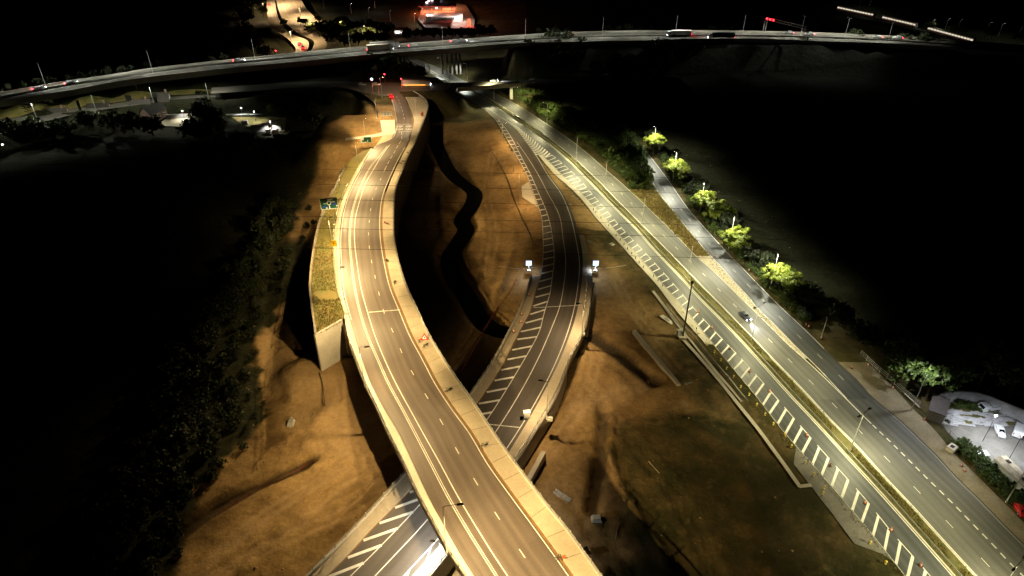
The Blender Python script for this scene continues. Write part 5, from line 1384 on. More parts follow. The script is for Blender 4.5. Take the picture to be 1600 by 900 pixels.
for y in np.arange(470, 1000, 1.5):
    for _ in range(2): sp.append(on_ground(HO(y) - rg.uniform(2, 9), y, 0))
cover('grass', MATS['grass_blade'], sp, .3, 3, 6)
# loose stones and clods thrown about the works
def stones(name, spots, smin, smax, m, seed):
    rg_ = np.random.RandomState(seed); V, F = [], []
    for p_ in spots:
        r_ = smin + (smax - smin) * rg_.rand() ** 3; k_ = len(V)
        for sx, sy, sz in ((1,0,0),(-1,0,0),(0,1,0),(0,-1,0),(0,0,1),(0,0,-1)):
            j = .7 + .6 * rg_.rand(); V.append((p_[0] + sx*r_*j, p_[1] + sy*r_*j, p_[2] + sz*r_*j*.7))
        for f_ in ((0,2,4),(2,1,4),(1,3,4),(3,0,4)): F.append(tuple(k_+q for q in f_))
    me_ = bpy.data.meshes.new(name); me_.from_pydata(V, [], F); me_.materials.append(m); me_.update()
    return setting(put(name, me_), 'stuff')
sp = []
for _ in range(3800):
    x, y = rg.uniform(380, 1240), rg.uniform(230, 900) ; q = on_ground(x, y)
    if q.z < BASE + 2.2 and q.z > BASE - 1.6 and mnoise.noise(q * .06) > -.1 and (q.x < 16 or q.y > 130 or rg.random() < .12): sp.append(q)
stones('rubble', sp, .06, .38, MATS['stone'], 3)
sp = []
for y in np.arange(400, 560, .55):
    for _ in range(4):
        f = rg.uniform(.1, .9); sp.append(at(DR(y) * (1 - f) + SL(y) * f, y, .03))
stones('rubble', sp, .06, .4, MATS['concrete_pale'], 9)
# ------------------------------------------------------------------ vehicles
def wheel_meshes(r=.33, w=.22):
    a = MB(); a.tube([(0, -w/2, 0), (0, w/2, 0)], r, 14); b2 = MB(); b2.tube([(0, -w/2 - .012, 0), (0, w/2 + .012, 0)], r * .6, 10)
    return a.mesh('tyre', MATS['rubber']), b2.mesh('rim', MATS['car_silver'])
WH = wheel_meshes(); WHL = wheel_meshes(.5, .3)
def loft(mb, secs):
    """secs: (x, half width bottom, half width top, z bottom, z top)"""
    rows = []
    for x, wb, wt, zb, zt in secs:
        rows.append([(x, -wb * .96, zb), (x, -wb, zb + (zt - zb) * .35), (x, -wb * .99, zb + (zt - zb) * .75), (x, -wt, zt), (x, 0, zt + .02), (x, wt, zt), (x, wb * .99, zb + (zt - zb) * .75), (x, wb, zb + (zt - zb) * .35), (x, wb * .96, zb), (x, -wb * .96, zb)])
    mb.grid(rows); mb.face(rows[0][:-1][::-1]); mb.face(rows[-1][:-1])
_car = {}
def car(p, rz, paint, label, group=None, head=False, tail=False, name='car', glow_tail='light_red', rear_light=0, small=False):
    t = thing(name, label, 'car', p, rz, group)
    key = paint
    if key not in _car:
        b_ = MB(); loft(b_, [(-2.15,.70,.62,.36,.70), (-2.05,.82,.72,.26,.92), (-1.3,.88,.80,.22,.98), (0,.9,.82,.2,.96), (1.1,.88,.8,.22,.92), (1.8,.84,.70,.24,.80), (2.15,.70,.56,.34,.62)])
        cb = MB(); loft(cb, [(-1.75,.74,.60,.93,.99), (-1.15,.76,.58,.93,1.42), (-.3,.76,.58,.93,1.48), (.35,.75,.57,.93,1.42), (1.05,.72,.60,.90,.97)])
        wi = MB()
        for sg in (-1, 1): wi.face([(-1.2, sg*.765, 1.0), (.55, sg*.755, 1.0), (.25, sg*.665, 1.36), (-1.05, sg*.675, 1.36)][::sg])
        fr = MB(); fr.face([(.98, -.62, 1.0), (.98, .62, 1.0), (.42, .52, 1.41), (.42, -.52, 1.41)]); fr.face([(-1.70, .62, 1.02), (-1.70, -.62, 1.02), (-1.22, -.53, 1.39), (-1.22, .53, 1.39)])
        _car[key] = (b_.mesh('body', MATS[paint], True), cb.mesh('cabin', MATS[paint], False), wi.mesh('side_windows', MATS['glass_dark']), fr.mesh('windscreen', MATS['glass_dark']))
    bo, ca, wi, fr = _car[key]
    b_ = put('body', bo, t); c_ = put('cabin', ca, t); put('window', wi, c_, (0, 0, .004)); put('windscreen', fr, c_, (.012, 0, .012))
    for x in (-1.35, 1.35):
        for y in (-.8, .8):
            w = put('wheel', WH[0], t, (x, y, .33)); put('rim', WH[1], w)
    for y in (-.6, .6):
        s_ = MB(); s_.box((2.1, y, .62), (.12, .3, .14)); s_.build('headlight', MATS['light_head' if head else 'car_silver'], t)
        s_ = MB(); s_.box((-2.1, y, .78), (.12, .32, .16)); s_.build('tail_light', MATS[glow_tail if tail else 'sign_red'], t)
    if rear_light:
        li = bpy.data.lights.new('tail_glow', 'POINT'); li.color = (1, .04, .03); li.energy = rear_light; li.shadow_soft_size = .2
        lo = bpy.data.objects.new('tail_glow', li); COL.objects.link(lo); lo.parent = t; lo.location = (-2.7, 0, .8)
    if head:
        li = bpy.data.lights.new('head_beam', 'SPOT'); li.color = (.9, .94, 1); li.energy = 12000; li.spot_size = R(50); li.spot_blend = .8; li.shadow_soft_size = .1
        lo = bpy.data.objects.new('head_beam', li); COL.objects.link(lo); lo.parent = t; lo.location = (2.4, 0, .7); lo.rotation_euler = (0, R(-78), 0)
    return t
def heading(a, b_): d = b_ - a; return math.atan2(d.y, d.x)
# lone car with its headlights on the right carriageway
a, b_ = at(1160, 493), at(1172, 505)
car(at(1163, 496, .02), heading(a, b_), 'car_dark', 'dark car with two bright white headlights alone on the dual carriageway', None, head=True)
# red car braking at the flyover head
a, b_ = at(613, 155, zA(155)), at(608, 143, zA(145))
t = car(at(611, 152, zA(152) + .02), heading(a, b_) + .1, 'car_red', 'red car with bright brake lights waiting at the flyover head', None, tail=True, rear_light=170); t.scale = (1.15, 1.15, 1.15)
car(at(1592, 797, .05), heading(at(1592, 797), at(1584, 783)), 'car_red', 'shiny red car parked half in the hedge at the right edge')
# cars on the far approach road and roundabout
for (x, y), (x2, y2), lb in (((421, 8), (420, -2), 'red-lit far car highest up the sandy approach road'), ((468, 70), (462, 62), 'upper of two red-lit cars near the bend of the approach road'), ((473, 76), (468, 70), 'lower of two red-lit cars near the bend of the approach road')):
    t = car(at(x, y, zF + .05), heading(at(x, y, zF), at(x2, y2, zF)), 'car_silver', lb, 'cars on the far approach road', tail=True, rear_light=120); t.scale = (1.3, 1.3, 1.3)
for (x, y), (x2, y2), lb in (((588, 133), (600, 133), 'dim car queueing at the red lights on the roundabout'), ((566, 133), (580, 133), 'second dim car behind the one at the roundabout lights'), ((772, 127.5), (790, 126.5), 'car with white headlights crossing the roundabout bridge')):
    car(at(x, y, zR + .05), heading(at(x, y, zR), at(x2, y2, zR)), 'car_silver', lb, 'cars on the roundabout', head=lb.startswith('car'))
def lorry(p, rz, length, label, trailer='lorry_white', group=None, tail='light_red_far', curtain=None, cat='lorry', amber=False):
    t = thing('lorry', label, cat, p, rz, group)
    L_ = length - 2.6
    s_ = MB(); s_.box((-L_/2 - .2, 0, 2.4), (L_, 2.5, 2.7)); tb = s_.build('trailer', MATS[trailer], t)
    s_ = MB(); s_.box((-L_/2 - .2, 0, .92), (L_ * .96, 1.1, .24)); s_.build('chassis', MATS['steel_dark'], t)
    s_ = MB(); s_.prism([(0, .6), (2.2, .6), (2.35, 1.5), (2.0, 3.1), (.2, 3.3), (0, 3.2)], -1.2, 1.2); cb = s_.build('cab', MATS['lorry_white'], t)
    s_ = MB(); s_.face([(2.37, -1.05, 1.75), (2.37, 1.05, 1.75), (2.12, 1.0, 2.75), (2.12, -1.0, 2.75)]); s_.build('windscreen', MATS['glass_dark'], cb)
    for x in (1.4, -L_ * .72, -L_ * .86):
        for y in (-1.0, 1.0): w = put('wheel', WHL[0], t, (x, y, .5)); put('rim', WHL[1], w)
    for y in (-.95, .95):
        s_ = MB(); s_.box((2.3, y, .95), (.12, .4, .22)); s_.build('headlight', MATS['light_head'], t)
        s_ = MB(); s_.box((-L_ - .22, y, 1.15), (.1, .5, .4)); s_.build('tail_light', MATS[tail], t)
    if curtain:
        s_ = MB()
        for k in range(3): s_.box((-L_ - .225, 0, 1.7 + k * .75), (.08, 2.3, .42))
        s_.build('rear_lamps', MATS[curtain], tb)
    if amber:
        s_ = MB()
        for sg in (-1, 1): s_.box((-L_/2, sg * 1.27, 1.0), (L_ * .95, .06, .18))
        s_.build('side_lights', MATS['light_amber'], tb)
    return t
G = 'vehicles on the motorway'
def mdir(x, y): 
    return heading(at(x - 8, np.interp(x - 8, [q[0] for q in MWC], [q[1] for q in MWC]), zM), at(x + 8, np.interp(x + 8, [q[0] for q in MWC], [q[1] for q in MWC]), zM))
lorry(at(608, 78.5, zM + .05), mdir(608, 76), 15, 'long pale flatbed-coloured lorry at the back of the motorway traffic above the pillars', 'concrete_pale', G)
lorry(at(618, 74, zM + .05), mdir(618, 74), 17, 'grey-roofed lorry farther over beside the pale lorry on the motorway', 'column_grey', G)
lorry(at(1048, 57, zM + .05), mdir(1048, 57) + math.pi, 15, 'white lorry with a red striped back on the motorway behind the dark round tree', 'lorry_white', G, curtain='light_red_far')
lorry(at(1112, 60.5, zM + .05), mdir(1112, 60) + math.pi, 16, 'dark-sided lorry with red and white lights right of the round tree on the motorway', 'car_dark', G, tail='light_red')
lorry(at(666, 134.5, zR + .05), heading(at(600, 134, zR), at(680, 133, zR)), 15, 'lorry with a line of amber side lights turning on the roundabout', 'column_grey', G, amber=True)
for i, (x, y, lb, hd) in enumerate(((606, 77, 'car with long red tail lights just right of the pale lorry on the motorway', 0), (646, 73.5, 'pink-lit car alone on the motorway above the pillars', 0), (712, 66.5, 'car with red tail lights under the tree line at the motorway centre', 0), (722, 65.6, 'pale car leading the pair at the motorway centre', 1),
     (882, 56, 'faint red-lit car behind the dark trees right of centre on the motorway', 0), (1232, 53, 'red-lit car under the signal gantry on the motorway', 0), (1264, 55, 'red-lit car just right of the signal gantry on the motorway', 0), (1370, 60, 'red-lit car near the right end of the motorway', 0), (1402, 61, 'last red-lit car at the right end of the motorway', 0),
     (62, 140.5, 'white-lit car leftmost on the motorway', 1), (112, 132, 'white-lit car second from the left on the motorway', 1), (374, 96.5, 'car with red and white lights left of the far approach road on the motorway', 1))):
    t = car(at(x, y, zM + .05), mdir(x, y) + (math.pi if hd == 0 and x > 800 else 0), 'car_silver', lb, G, head=bool(hd), tail=True, glow_tail='tail_red'); t.scale = (1.4, 1.4, 1.3)
# traffic signals with red lamps
G = 'traffic signals around the roundabout'
for i, (x, y, h, lb, lit) in enumerate(((602, 128, 3.5, 'red traffic signal on the far side of the roundabout', 30), (628, 137, 4, 'red traffic signal beside the lorry on the roundabout', 60), (431, 117, 3.5, 'red traffic signal glowing below the motorway on the left', 120), (433, 90, 3.5, 'red traffic signal beside the bend of the far approach road', 30), (583, 146, 6, 'orange-banded signal pole at the flyover entry', 0), (592, 146, 4, 'second signal pole at the flyover entry', 0))):
    t = thing('traffic_signal', lb, 'traffic signal', at(x, y, zR if i not in (2, 3) else 4), 0, G)
    s = MB(); s.tube([(0, 0, 0), (0, 0, h)], .09, 6); s.build('pole', MATS['column_grey' if i < 4 else 'cone_orange'], t)
    s = MB(); s.box((0, 0, h + .4), (.4, .35, 1.1)); hd = s.build('signal_head', MATS['steel_dark'], t)
    s = MB(); s.lathe([(.02, -.3), (.3, -.12), (.3, .12), (.02, .3)], (0, -.2, h + .7), 10); s.build('red_lamp', MATS['light_red' if i < 4 else 'sign_red'], hd)
    if lit:
        li = bpy.data.lights.new('signal_glow', 'POINT'); li.color = (1, .03, .03); li.energy = lit * 5; li.shadow_soft_size = .2
        lo = bpy.data.objects.new('signal_glow', li); COL.objects.link(lo); lo.parent = t; lo.location = (0, -1.2, h + .6)
t = thing('globe_lamp', 'round white globe lamp at the flyover entry', 'lamp', at(583, 145, zR)); s = MB(); s.tube([(0, 0, 0), (0, 0, 6.5)], .08, 6); s.build('pole', MATS['column_grey'], t); s = MB(); s.lathe([(.05, 6.4), (.5, 6.6), (.65, 7.0), (.5, 7.4), (.05, 7.6)], (0, 0, 0), 12); s.build('globe', MATS['screen_white'], t)
# signal gantry across the motorway
p, q = at(1194, 48, zM), at(1256, 64, zM)
t = thing('signal_gantry', 'lattice signal gantry with red lamps spanning the motorway', 'gantry', (0, 0, 0))
for p_ in (p, q):
    s = MB(); s.box((p_.x - .8, p_.y, zM + 3.4), (.35, .35, 6.8)); s.box((p_.x + .8, p_.y, zM + 3.4), (.35, .35, 6.8))
    for k in range(4): s.tube([(p_.x - .8, p_.y, zM + k * 1.6 + .2), (p_.x + .8, p_.y, zM + k * 1.6 + 1.6)], .09, 4)
    s.build('leg', MATS['steel'], t)
s = MB(); P = [p.lerp(q, k / 12) for k in range(13)]
for z_ in (6.8, 8.3): s.tube([v + Vector((0, 0, z_)) for v in P], .16, 5)
for k in range(12): s.tube([P[k] + Vector((0, 0, 6.8 if k % 2 else 8.3)), P[k+1] + Vector((0, 0, 8.3 if k % 2 else 6.8))], .1, 4)
s.build('truss', MATS['steel'], t)
for k in (0, 1, 2):
    v = P[k] + Vector((0, -.5, 7.6)); s = MB(); s.box(tuple(v), (1.5, .4, 1.7)); pn = s.build('signal_panel', MATS['steel_dark'], t)
    s = MB(); s.box((v.x, v.y - .25, v.z), (.7, .1, .7)); s.build('red_lamp', MATS['light_red'], pn)
# passing train with lit windows
G = 'carriages of the lit passing train'
segs = [((1309, 16.5), (1365, 28.5)), ((1379, 32), (1431, 44.5)), ((1450, 49.5), (1521, 69))]
for i, ((x0, y0), (x1, y1)) in enumerate(segs):
    a, b_ = at(x0, y0, 4), at(x1, y1, 4); L_ = (b_ - a).length; c_ = (a + b_) / 2
    t = thing('train_carriage', f'{("farthest", "middle", "nearest")[i]} lit carriage of the train passing at the top right corner', 'train carriage', c_, heading(a, b_), G)
    s = MB(); s.prism([(-1.4, .8), (1.4, .8), (1.45, 2.2), (1.2, 3.7), (0, 4.0), (-1.2, 3.7), (-1.45, 2.2)], -L_/2, L_/2, 'x'); bd_ = s.build('body', MATS['column_grey'], t)
    for sg in (-1, 1):
        s = MB(); n_ = int(L_ / 2.4)
        for k in range(n_): s.box((-L_/2 + (k + .5) * L_ / n_, sg * 1.46, 2.55), (L_ / n_ * .78, .08, .95))
        s.build('window', MATS['train_window'], t)
    for x in (-L_ * .36, L_ * .36): s = MB(); s.box((x, 0, .5), (3.0, 2.0, .7)); s.build('bogie', MATS['steel_dark'], t)
s = MB(); pp = [at(x, y, 3.9) for x, y in ((1200, -8), (1300, 14.5), (1440, 47), (1521, 69), (1640, 104))]
flat_stripe(s, smooth_path(pp, 4), 5, 0.05); setting(s.build('railway_track', MATS['concrete_dark']))
# small lights and dim lamps, far right
G = 'dim lamps and trees at the far right'
for i, (x, y) in enumerate(((1452, 50), (1476, 48), (1495, 50), (1540, 54), (1560, 56), (1590, 60), (1342, 12), (1357, 14))):
    lamp(at(x, y, 4), f'{ORD[i]} small far lamp from the left at the dark top right corner', G, 8, (0.0,), .8, 'dim' if i < 6 else 'dim', 'lamp_far')
for x, y in ((1448, 52), (1456, 53), (1483, 55), (1490, 57), (1500, 58), (1538, 60), (1548, 62), (1588, 68)): plant(MD_, at(x, y, 3), .8, 'tree', 'dim far tree by the small lamps at the top right', 'dim far trees at the top right')
t = thing('lamp_post', 'single tiny white light in the dark fields at far left', 'lamp', at(8, 236, BASE)); s = MB(); s.tube([(0, 0, 0), (0, 0, 3)], .06, 6); s.build('pole', MATS['steel_dark'], t); s = MB(); s.box((0, 0, 3.1), (.5, .5, .3)); s.build('lens', MATS['lamp_far'], t)
for i, (x, y) in enumerate(((107, 143), (212, 133))):
    t = thing('marker_light', f'small white light on the motorway bank, {("left", "right")[i]} of the pair', 'light', at(x, y, 10), 0, 'small white lights on the bank'); s = MB(); s.tube([(0, 0, -2), (0, 0, 1)], .1, 6); s.build('post', MATS['column_grey'], t); s = MB(); s.box((0, 0, 1.2), (.7, .4, .6)); s.build('lens', MATS['lamp_far'], t)
for i, (x, y, w_, h_) in enumerate(((203, 157, 3.2, 3.0), (243, 152, 3.0, 3.0), (127, 172, 1.5, 5))):
    sign(at(x, y + 4, 4.4), w_, h_, 'steel_dark', ('back of a dark square sign, left one on the lower slip road', 'back of a dark square sign, right one on the lower slip road', 'narrow dark sign board standing by the lower slip road')[i], 'dark sign backs by the slip road', 1.0, 0, 'steel_dark')
# overgrown works trailer: orange barrier by the roundabout footway
for i, (x, y, lb) in enumerate(((660, 181, 'orange barrier board at the right edge of the flyover head'),)):
    t = thing('barrier_board', lb, 'barrier', at(x, y, zA(y) + .2), 1.2); s = MB(); s.box((0, 0, 1.0), (2.4, .1, 1.6)); s.build('board', MATS['cone_orange'], t); s = MB(); s.box((0, 0, .1), (.4, 1.2, .15)); s.build('base', MATS['rubber'], t)
guard([at(x, y, zA(y) + .1) for x, y in ((646, 145), (655, 150), (664, 157), (669, 166), (668, 176))], 'pale curved guard rail round the outside of the flyover head', 3, None, 'column_grey', .9)

# ------------------------------------------------------------------ service station, far
yd = MB(); yd.face([at(x, y, 1.5) for x, y in ((653, 30), (660, 12), (690, 0), (728, 8), (742, 30), (740, 45), (664, 43))]); setting(yd.build('forecourt', MATS['concrete_dark']))
st = thing('service_station', 'brightly lit red and white service station at the top of the photo', 'service station', at(690, 34, 1.5))
def wbox(par, name, m, x0, x1, yb, zlo, zhi, dep, glowing=None):
    a, b_ = at(x0, yb, 1.5), at(x1, yb, 1.5); s_ = MB(); s_.box(((a.x + b_.x)/2 - st.location.x, (a.y + dep/2) - st.location.y, (zlo + zhi)/2), (b_.x - a.x, dep, zhi - zlo)); return s_.build(name, MATS[m], par)
wbox(st, 'shop', 'sign_white', 666, 722, 35, 0, 4.6, 12); wbox(st, 'fascia', 'station_white', 676, 709, 34.6, 3.4, 4.4, .4); wbox(st, 'roof', 'steel_dark', 674, 709, 39.5, 3.5, 4.0, 8)
wbox(st, 'canopy', 'roof_red', 655, 712, 25, 6.4, 7.4, 20); wbox(st, 'canopy_light', 'station_red', 655, 700, 24.5, 6.5, 7.3, .3); wbox(st, 'canopy_light', 'station_red', 678, 711, 29.5, 4.9, 5.7, .4)
for x in (660, 675, 690, 706): wbox(st, 'pillar', 'sign_white', x, x + .9, 24, 0, 6.4, .8)
wbox(st, 'fascia', 'station_white', 697, 707, 32, 2.2, 4.0, .3)
for x, y in ((671, 14), (676, 13), (683, 26), (690, 11), (700, 4), (697, 9), (668, 17)):
    p = at(x, y + 4, 1.5); s = MB(); s.box((p.x - st.location.x, p.y - st.location.y, 8.2), (1.6, .3, 1.0)); s.build('lit_panel', MATS['station_white' if (x % 2) else 'screen_white'], st)
for (x, y), c_, e_ in (((668, 34), (1, .8, .7), 6000), ((712, 38), (1, .75, .65), 6000), ((680, 20), (1, .25, .1), 16000), ((700, 14), (1, .3, .12), 16000), ((726, 34), (1, .7, .6), 5000), ((662, 18), (1, .22, .1), 10000), ((733, 42), (1, .1, .06), 6000)):
    li = bpy.data.lights.new('station_light', 'POINT'); li.color = c_; li.energy = e_; li.shadow_soft_size = .5; p = at(x, y, 1.5); lo = bpy.data.objects.new('station_light', li); COL.objects.link(lo); lo.parent = st; lo.location = (p.x - st.location.x, p.y - st.location.y, 5.8)
t = thing('totem_sign', 'glowing red totem sign at the right end of the service station', 'sign', at(733, 43, 1.5)); s = MB(); s.box((0, 0, 3.5), (2.2, .6, 5)); s.build('panel', MATS['station_red'], t); s = MB(); s.box((0, 0, .5), (.8, .5, 1.2)); s.build('base', MATS['steel_dark'], t)
kk = thing('roadside_kiosk', 'small warmly lit kiosk between the dark trees left of the service station', 'kiosk', at(624, 54, 1.5)); s = MB(); s.box((0, 0, 2), (7, 5, 4)); s.build('wall', MATS['sign_white'], kk); s = MB(); s.box((0, 0, 4.2), (8, 6, .3)); s.build('roof', MATS['roof_red'], kk); s = MB(); s.box((0, -2.55, 2.2), (5, .1, 1.5)); s.build('window', MATS['station_white'], kk)

# ------------------------------------------------------------------ old cottages and lit yard on the left
yl = MB(); yl.face([at(x, y, -.9) for x, y in ((246, 196), (270, 176), (300, 170), (312, 175), (290, 190), (284, 198))]); setting(yl.build('yard', MATS['footway']))
def house(px, py, w, d, h, rz, label, m='brick', group=None, z=BASE):
    t_ = thing('cottage', label, 'house', at(px, py, z), rz, group)
    s_ = MB(); s_.box((0, 0, h/2), (w, d, h)); s_.prism([(-d/2, h), (d/2, h), (0, h + d * .42)], -w/2 + .02, w/2 - .02, 'x'); s_.build('wall', MATS[m], t_)
    s_ = MB()
    for sg in (-1, 1):
        a_ = [(-w/2 - .3, sg * (d/2 + .4), h - .25), (w/2 + .3, sg * (d/2 + .4), h - .25), (w/2 + .3, 0, h + d * .42 + .18), (-w/2 - .3, 0, h + d * .42 + .18)]
        s_.face(a_ if sg < 0 else a_[::-1])
    rf = s_.build('roof', MATS['roof_tile'], t_); s_ = MB(); s_.box((w * .3, 0, h + d * .5), (.9, .7, 1.8)); s_.build('chimney', MATS['brick'], rf)
    for sg in (-1, 1):
        for x_ in (-w * .3, 0, w * .3):
            s_ = MB(); s_.box((x_, sg * (d/2 + .03), h * .55), (1.1, .06, 1.2)); wn = s_.build('window', MATS['sign_white'], t_); s_ = MB(); s_.box((x_, sg * (d/2 + .07), h * .55), (.9, .03, 1.0)); s_.build('pane', MATS['glass_dark'], wn)
    return t_
G = 'old cottages at the unlit left'
house(262, 172, 5, 9, 5.5, .3, 'cottage with a pale gable end lit at the corner of the small yard', 'wall_render', G)
house(243, 186, 10, 7, 4.5, 1.1, 'long dark cottage on the left side of the lit yard', 'brick', G)
house(225, 178, 9, 7, 4.5, .3, 'dark cottage behind the long one left of the lit yard', 'brick', G)
house(160, 184, 10, 7, 4.5, .2, 'dark cottage farther left below the lower slip road', 'brick', G)
house(95, 192, 10, 7, 4.5, .2, 'leftmost dark cottage below the lower slip road', 'brick', G)
t = thing('garden_wall', 'pale low wall behind the lit yard with bushes above it', 'wall', at(283, 184, -.9), .12); s = MB(); s.box((0, 0, .9), (14, .5, 1.8)); s.build('wall', MATS['wall_render'], t); s = MB(); s.box((0, 0, 1.85), (14.3, .7, .15)); s.build('coping', MATS['concrete_pale'], t)
for (x, y), e_, k in (((288, 186), 2600, 'yard_lamp'),):
    p = at(x, y, -.9); t = thing('wall_lamp', 'white lamp at the back of the cottages lit yard', 'lamp', p); s = MB(); s.tube([(0, 0, 0), (0, 0, 4)], .07, 6); s.build('pole', MATS['steel_dark'], t); s = MB(); s.box((0, 0, 4.1), (.5, .5, .25)); s.build('lens', MATS['lamp_far'], t)
    li = bpy.data.lights.new(k, 'SPOT'); li.spot_size = R(130); li.spot_blend = .4; li.color = (1, .96, .85); li.energy = e_; li.shadow_soft_size = .2; lo = bpy.data.objects.new(k, li); COL.objects.link(lo); lo.parent = t; lo.location = (0, -.3, 3.9)
# works compound with white standing panels
cpd = MB(); cpd.face([at(x, y, BASE + .35) for x, y in ((352, 176), (370, 166), (425, 168), (448, 178), (445, 205), (400, 205), (380, 196))]); setting(cpd.build('compound_ground', MATS['verge_grass']))
G = 'white standing panels in the small compound'
for i, (x, y) in enumerate(((361.5, 175), (367, 175.5), (377, 175.5), (385, 176.5), (393, 176), (402.5, 176.5))):
    t = thing('standing_panel', f'{ORD[i]} white upright panel from the left in the small lit compound', 'panel', at(x, y, BASE + .35), .1, G); s = MB(); s.prism([(-.75, 0), (.75, 0), (.75, 2.2), (.35, 2.7), (-.35, 2.7), (-.75, 2.2)], -.12, .12); s.build('panel', MATS['sign_white'], t); s = MB(); s.box((0, 0, .12), (1.9, .6, .24)); s.build('base', MATS['concrete_pale'], t)
t = thing('low_wall', 'low white wall in front of the standing panels in the compound', 'wall', at(382, 181, BASE + .35), .06); s = MB(); s.box((-3, 0, .5), (12, .5, 1.0)); s.box((6, -.4, .5), (5.9, .5, 1.0)); s.build('wall', MATS['sign_white'], t); s = MB(); s.box((0, 0, .1), (18, .9, .2)); s.build('footing', MATS['concrete_pale'], t)
for i, (x, y, w_, d_, h_, lb, m_) in enumerate(((407, 204, 8, 4, 2.4, 'white cabin at the front of the small lit compound', 'sign_white'), (433, 203, 4, 3, 2.2, 'white van-sized box at the right front of the small compound', 'sign_white'), (420, 208, 2.4, 2.4, 2, 'small white tank in front of the compound cabin', 'sign_white'), (431, 209, 3, 2.5, 2, 'rounded white tank at the lower right of the compound', 'sign_white'), (420, 196, 8, 3, .8, 'pinkish low stack in the middle of the compound', 'timber'), (383, 194, 3, 2, 1.6, 'small grey skip at the left of the compound', 'column_grey'))):
    t = thing('site_cabin' if i < 2 else 'site_store', lb, 'cabin' if i < 2 else 'store', at(x, y, BASE + .35), .2); s = MB(); s.box((0, 0, h_/2), (w_, d_, h_), taper=.93); s.build('body', MATS[m_], t); s = MB(); s.box((0, 0, h_ + .06), (w_ * .97, d_ * .97, .12)); s.build('lid', MATS['concrete_pale'], t)
for (x, y), e_ in (((400, 190), 4200), ((380, 184), 3600), ((425, 206), 3200)):
    p = at(x, y, BASE + .35); t = thing('site_floodlight', f'site floodlight standing {("in the middle", "at the left", "at the front")[[400,380,425].index(x)]} of the small compound', 'floodlight', p, 0, 'compound floodlights'); s = MB(); s.tube([(0, 0, 0), (0, 0, 5)], .07, 6); s.build('pole', MATS['steel_dark'], t); s = MB(); s.box((0, 0, 5.1), (.5, .3, .3)); s.build('lens', MATS['lamp_far'], t)
    li = bpy.data.lights.new('site_light', 'SPOT'); li.spot_size = R(118); li.spot_blend = .4; li.color = (1, .97, .92); li.energy = e_; li.shadow_soft_size = .3; lo = bpy.data.objects.new('site_light', li); COL.objects.link(lo); lo.parent = t; lo.location = (0, -.5, 4.9)

# ------------------------------------------------------------------ yard at the right edge
yg = MB(); yg.face([at(x, y, .05) for x, y in ((1452, 634), (1464, 622), (1500, 615), (1548, 622), (1600, 650), (1740, 690), (1760, 790), (1620, 790), (1560, 752), (1510, 706), (1478, 672))]); setting(yg.build('yard', MATS['concrete_dark']))
yw = thing('yard_wall', 'tall pale wall curving round the back of the floodlit yard', 'wall')
wp = [at(x, y, .05) for x, y in ((1462, 633), (1474, 628), (1495, 627), (1520, 629), (1545, 637), (1562, 645), (1592, 657), (1612, 672), (1660, 690))]
s = MB(); rows = []
for p_ in wp: rows.append([p_, p_ + Vector((0, 0, 3.1)), p_ + Vector((.1, .35, 3.1)), p_ + Vector((.1, .35, 0))])
s.grid(rows); s.build('wall', MATS['wall_render'], yw)
s = MB(); flat_stripe(s, [p_ + Vector((.05, .17, 3.12)) for p_ in wp], .5, .05); s.build('coping', MATS['concrete_pale'], yw)
sh = thing('yard_shed', 'low grey shed at the corner of the floodlit yard', 'shed', at(1462, 646, .05), -.62); s = MB(); s.box((0, 0, 1.4), (3.4, 7, 2.8)); s.build('wall', MATS['concrete_dark'], sh); s = MB(); s.box((0, 0, 2.9), (3.8, 7.4, .15)); s.build('roof', MATS['roof_tile'], sh)
yv = MB(); yv.face([at(x, y, .09) for x, y in ((1468,636), (1476,630), (1497,629), (1522,632), (1560,647), (1590,664), (1560,664), (1520,662), (1478,664))]); setting(yv.build('verge', MATS['verge_grass']))
# timber and sheeting heaped along the wall
rg = random.Random(21)
G = 'pale boards and sheets strewn over the yard'
bdm = []
for k in range(3):
    s_ = MB(); L_ = (3.6, 5.0, 2.4)[k]; s_.box((0, 0, 0), (L_, (.5, .35, .9)[k], .08)); s_.box((.3, .25, .08), (L_ * .8, .25, .06), rz=.05); bdm.append(s_.mesh('board', MATS['tarp_white']))
for i in range(64):
    u, v = rg.random(), rg.random(); x = 1474 + 98 * u; y = 640 + 25 * v + 8 * u * (1 - v)
    o = put('board', bdm[i % 3], None, at(x, y, .12 + rg.random() * .45), rg.gauss(-.1, .16)); o.rotation_euler[0] = rg.gauss(0, .1); o.rotation_euler[1] = rg.gauss(0, .05)
    tag(o, 'pale board or sheet strewn among many in the floodlit yard', 'board', G)
for x, y, s_ in ((1498, 634, .55), (1512, 636, .6), (1527, 638, .6), (1540, 642, .6), (1490, 637, .5), (1505, 636, .5), (1520, 640, .55), (1533, 643, .5), (1478, 660, .35)): plant(SH_, at(x, y, .2), s_, 'shrub', 'weedy shrub growing along the foot of the yard wall', 'weeds along the yard wall', 'shrub')
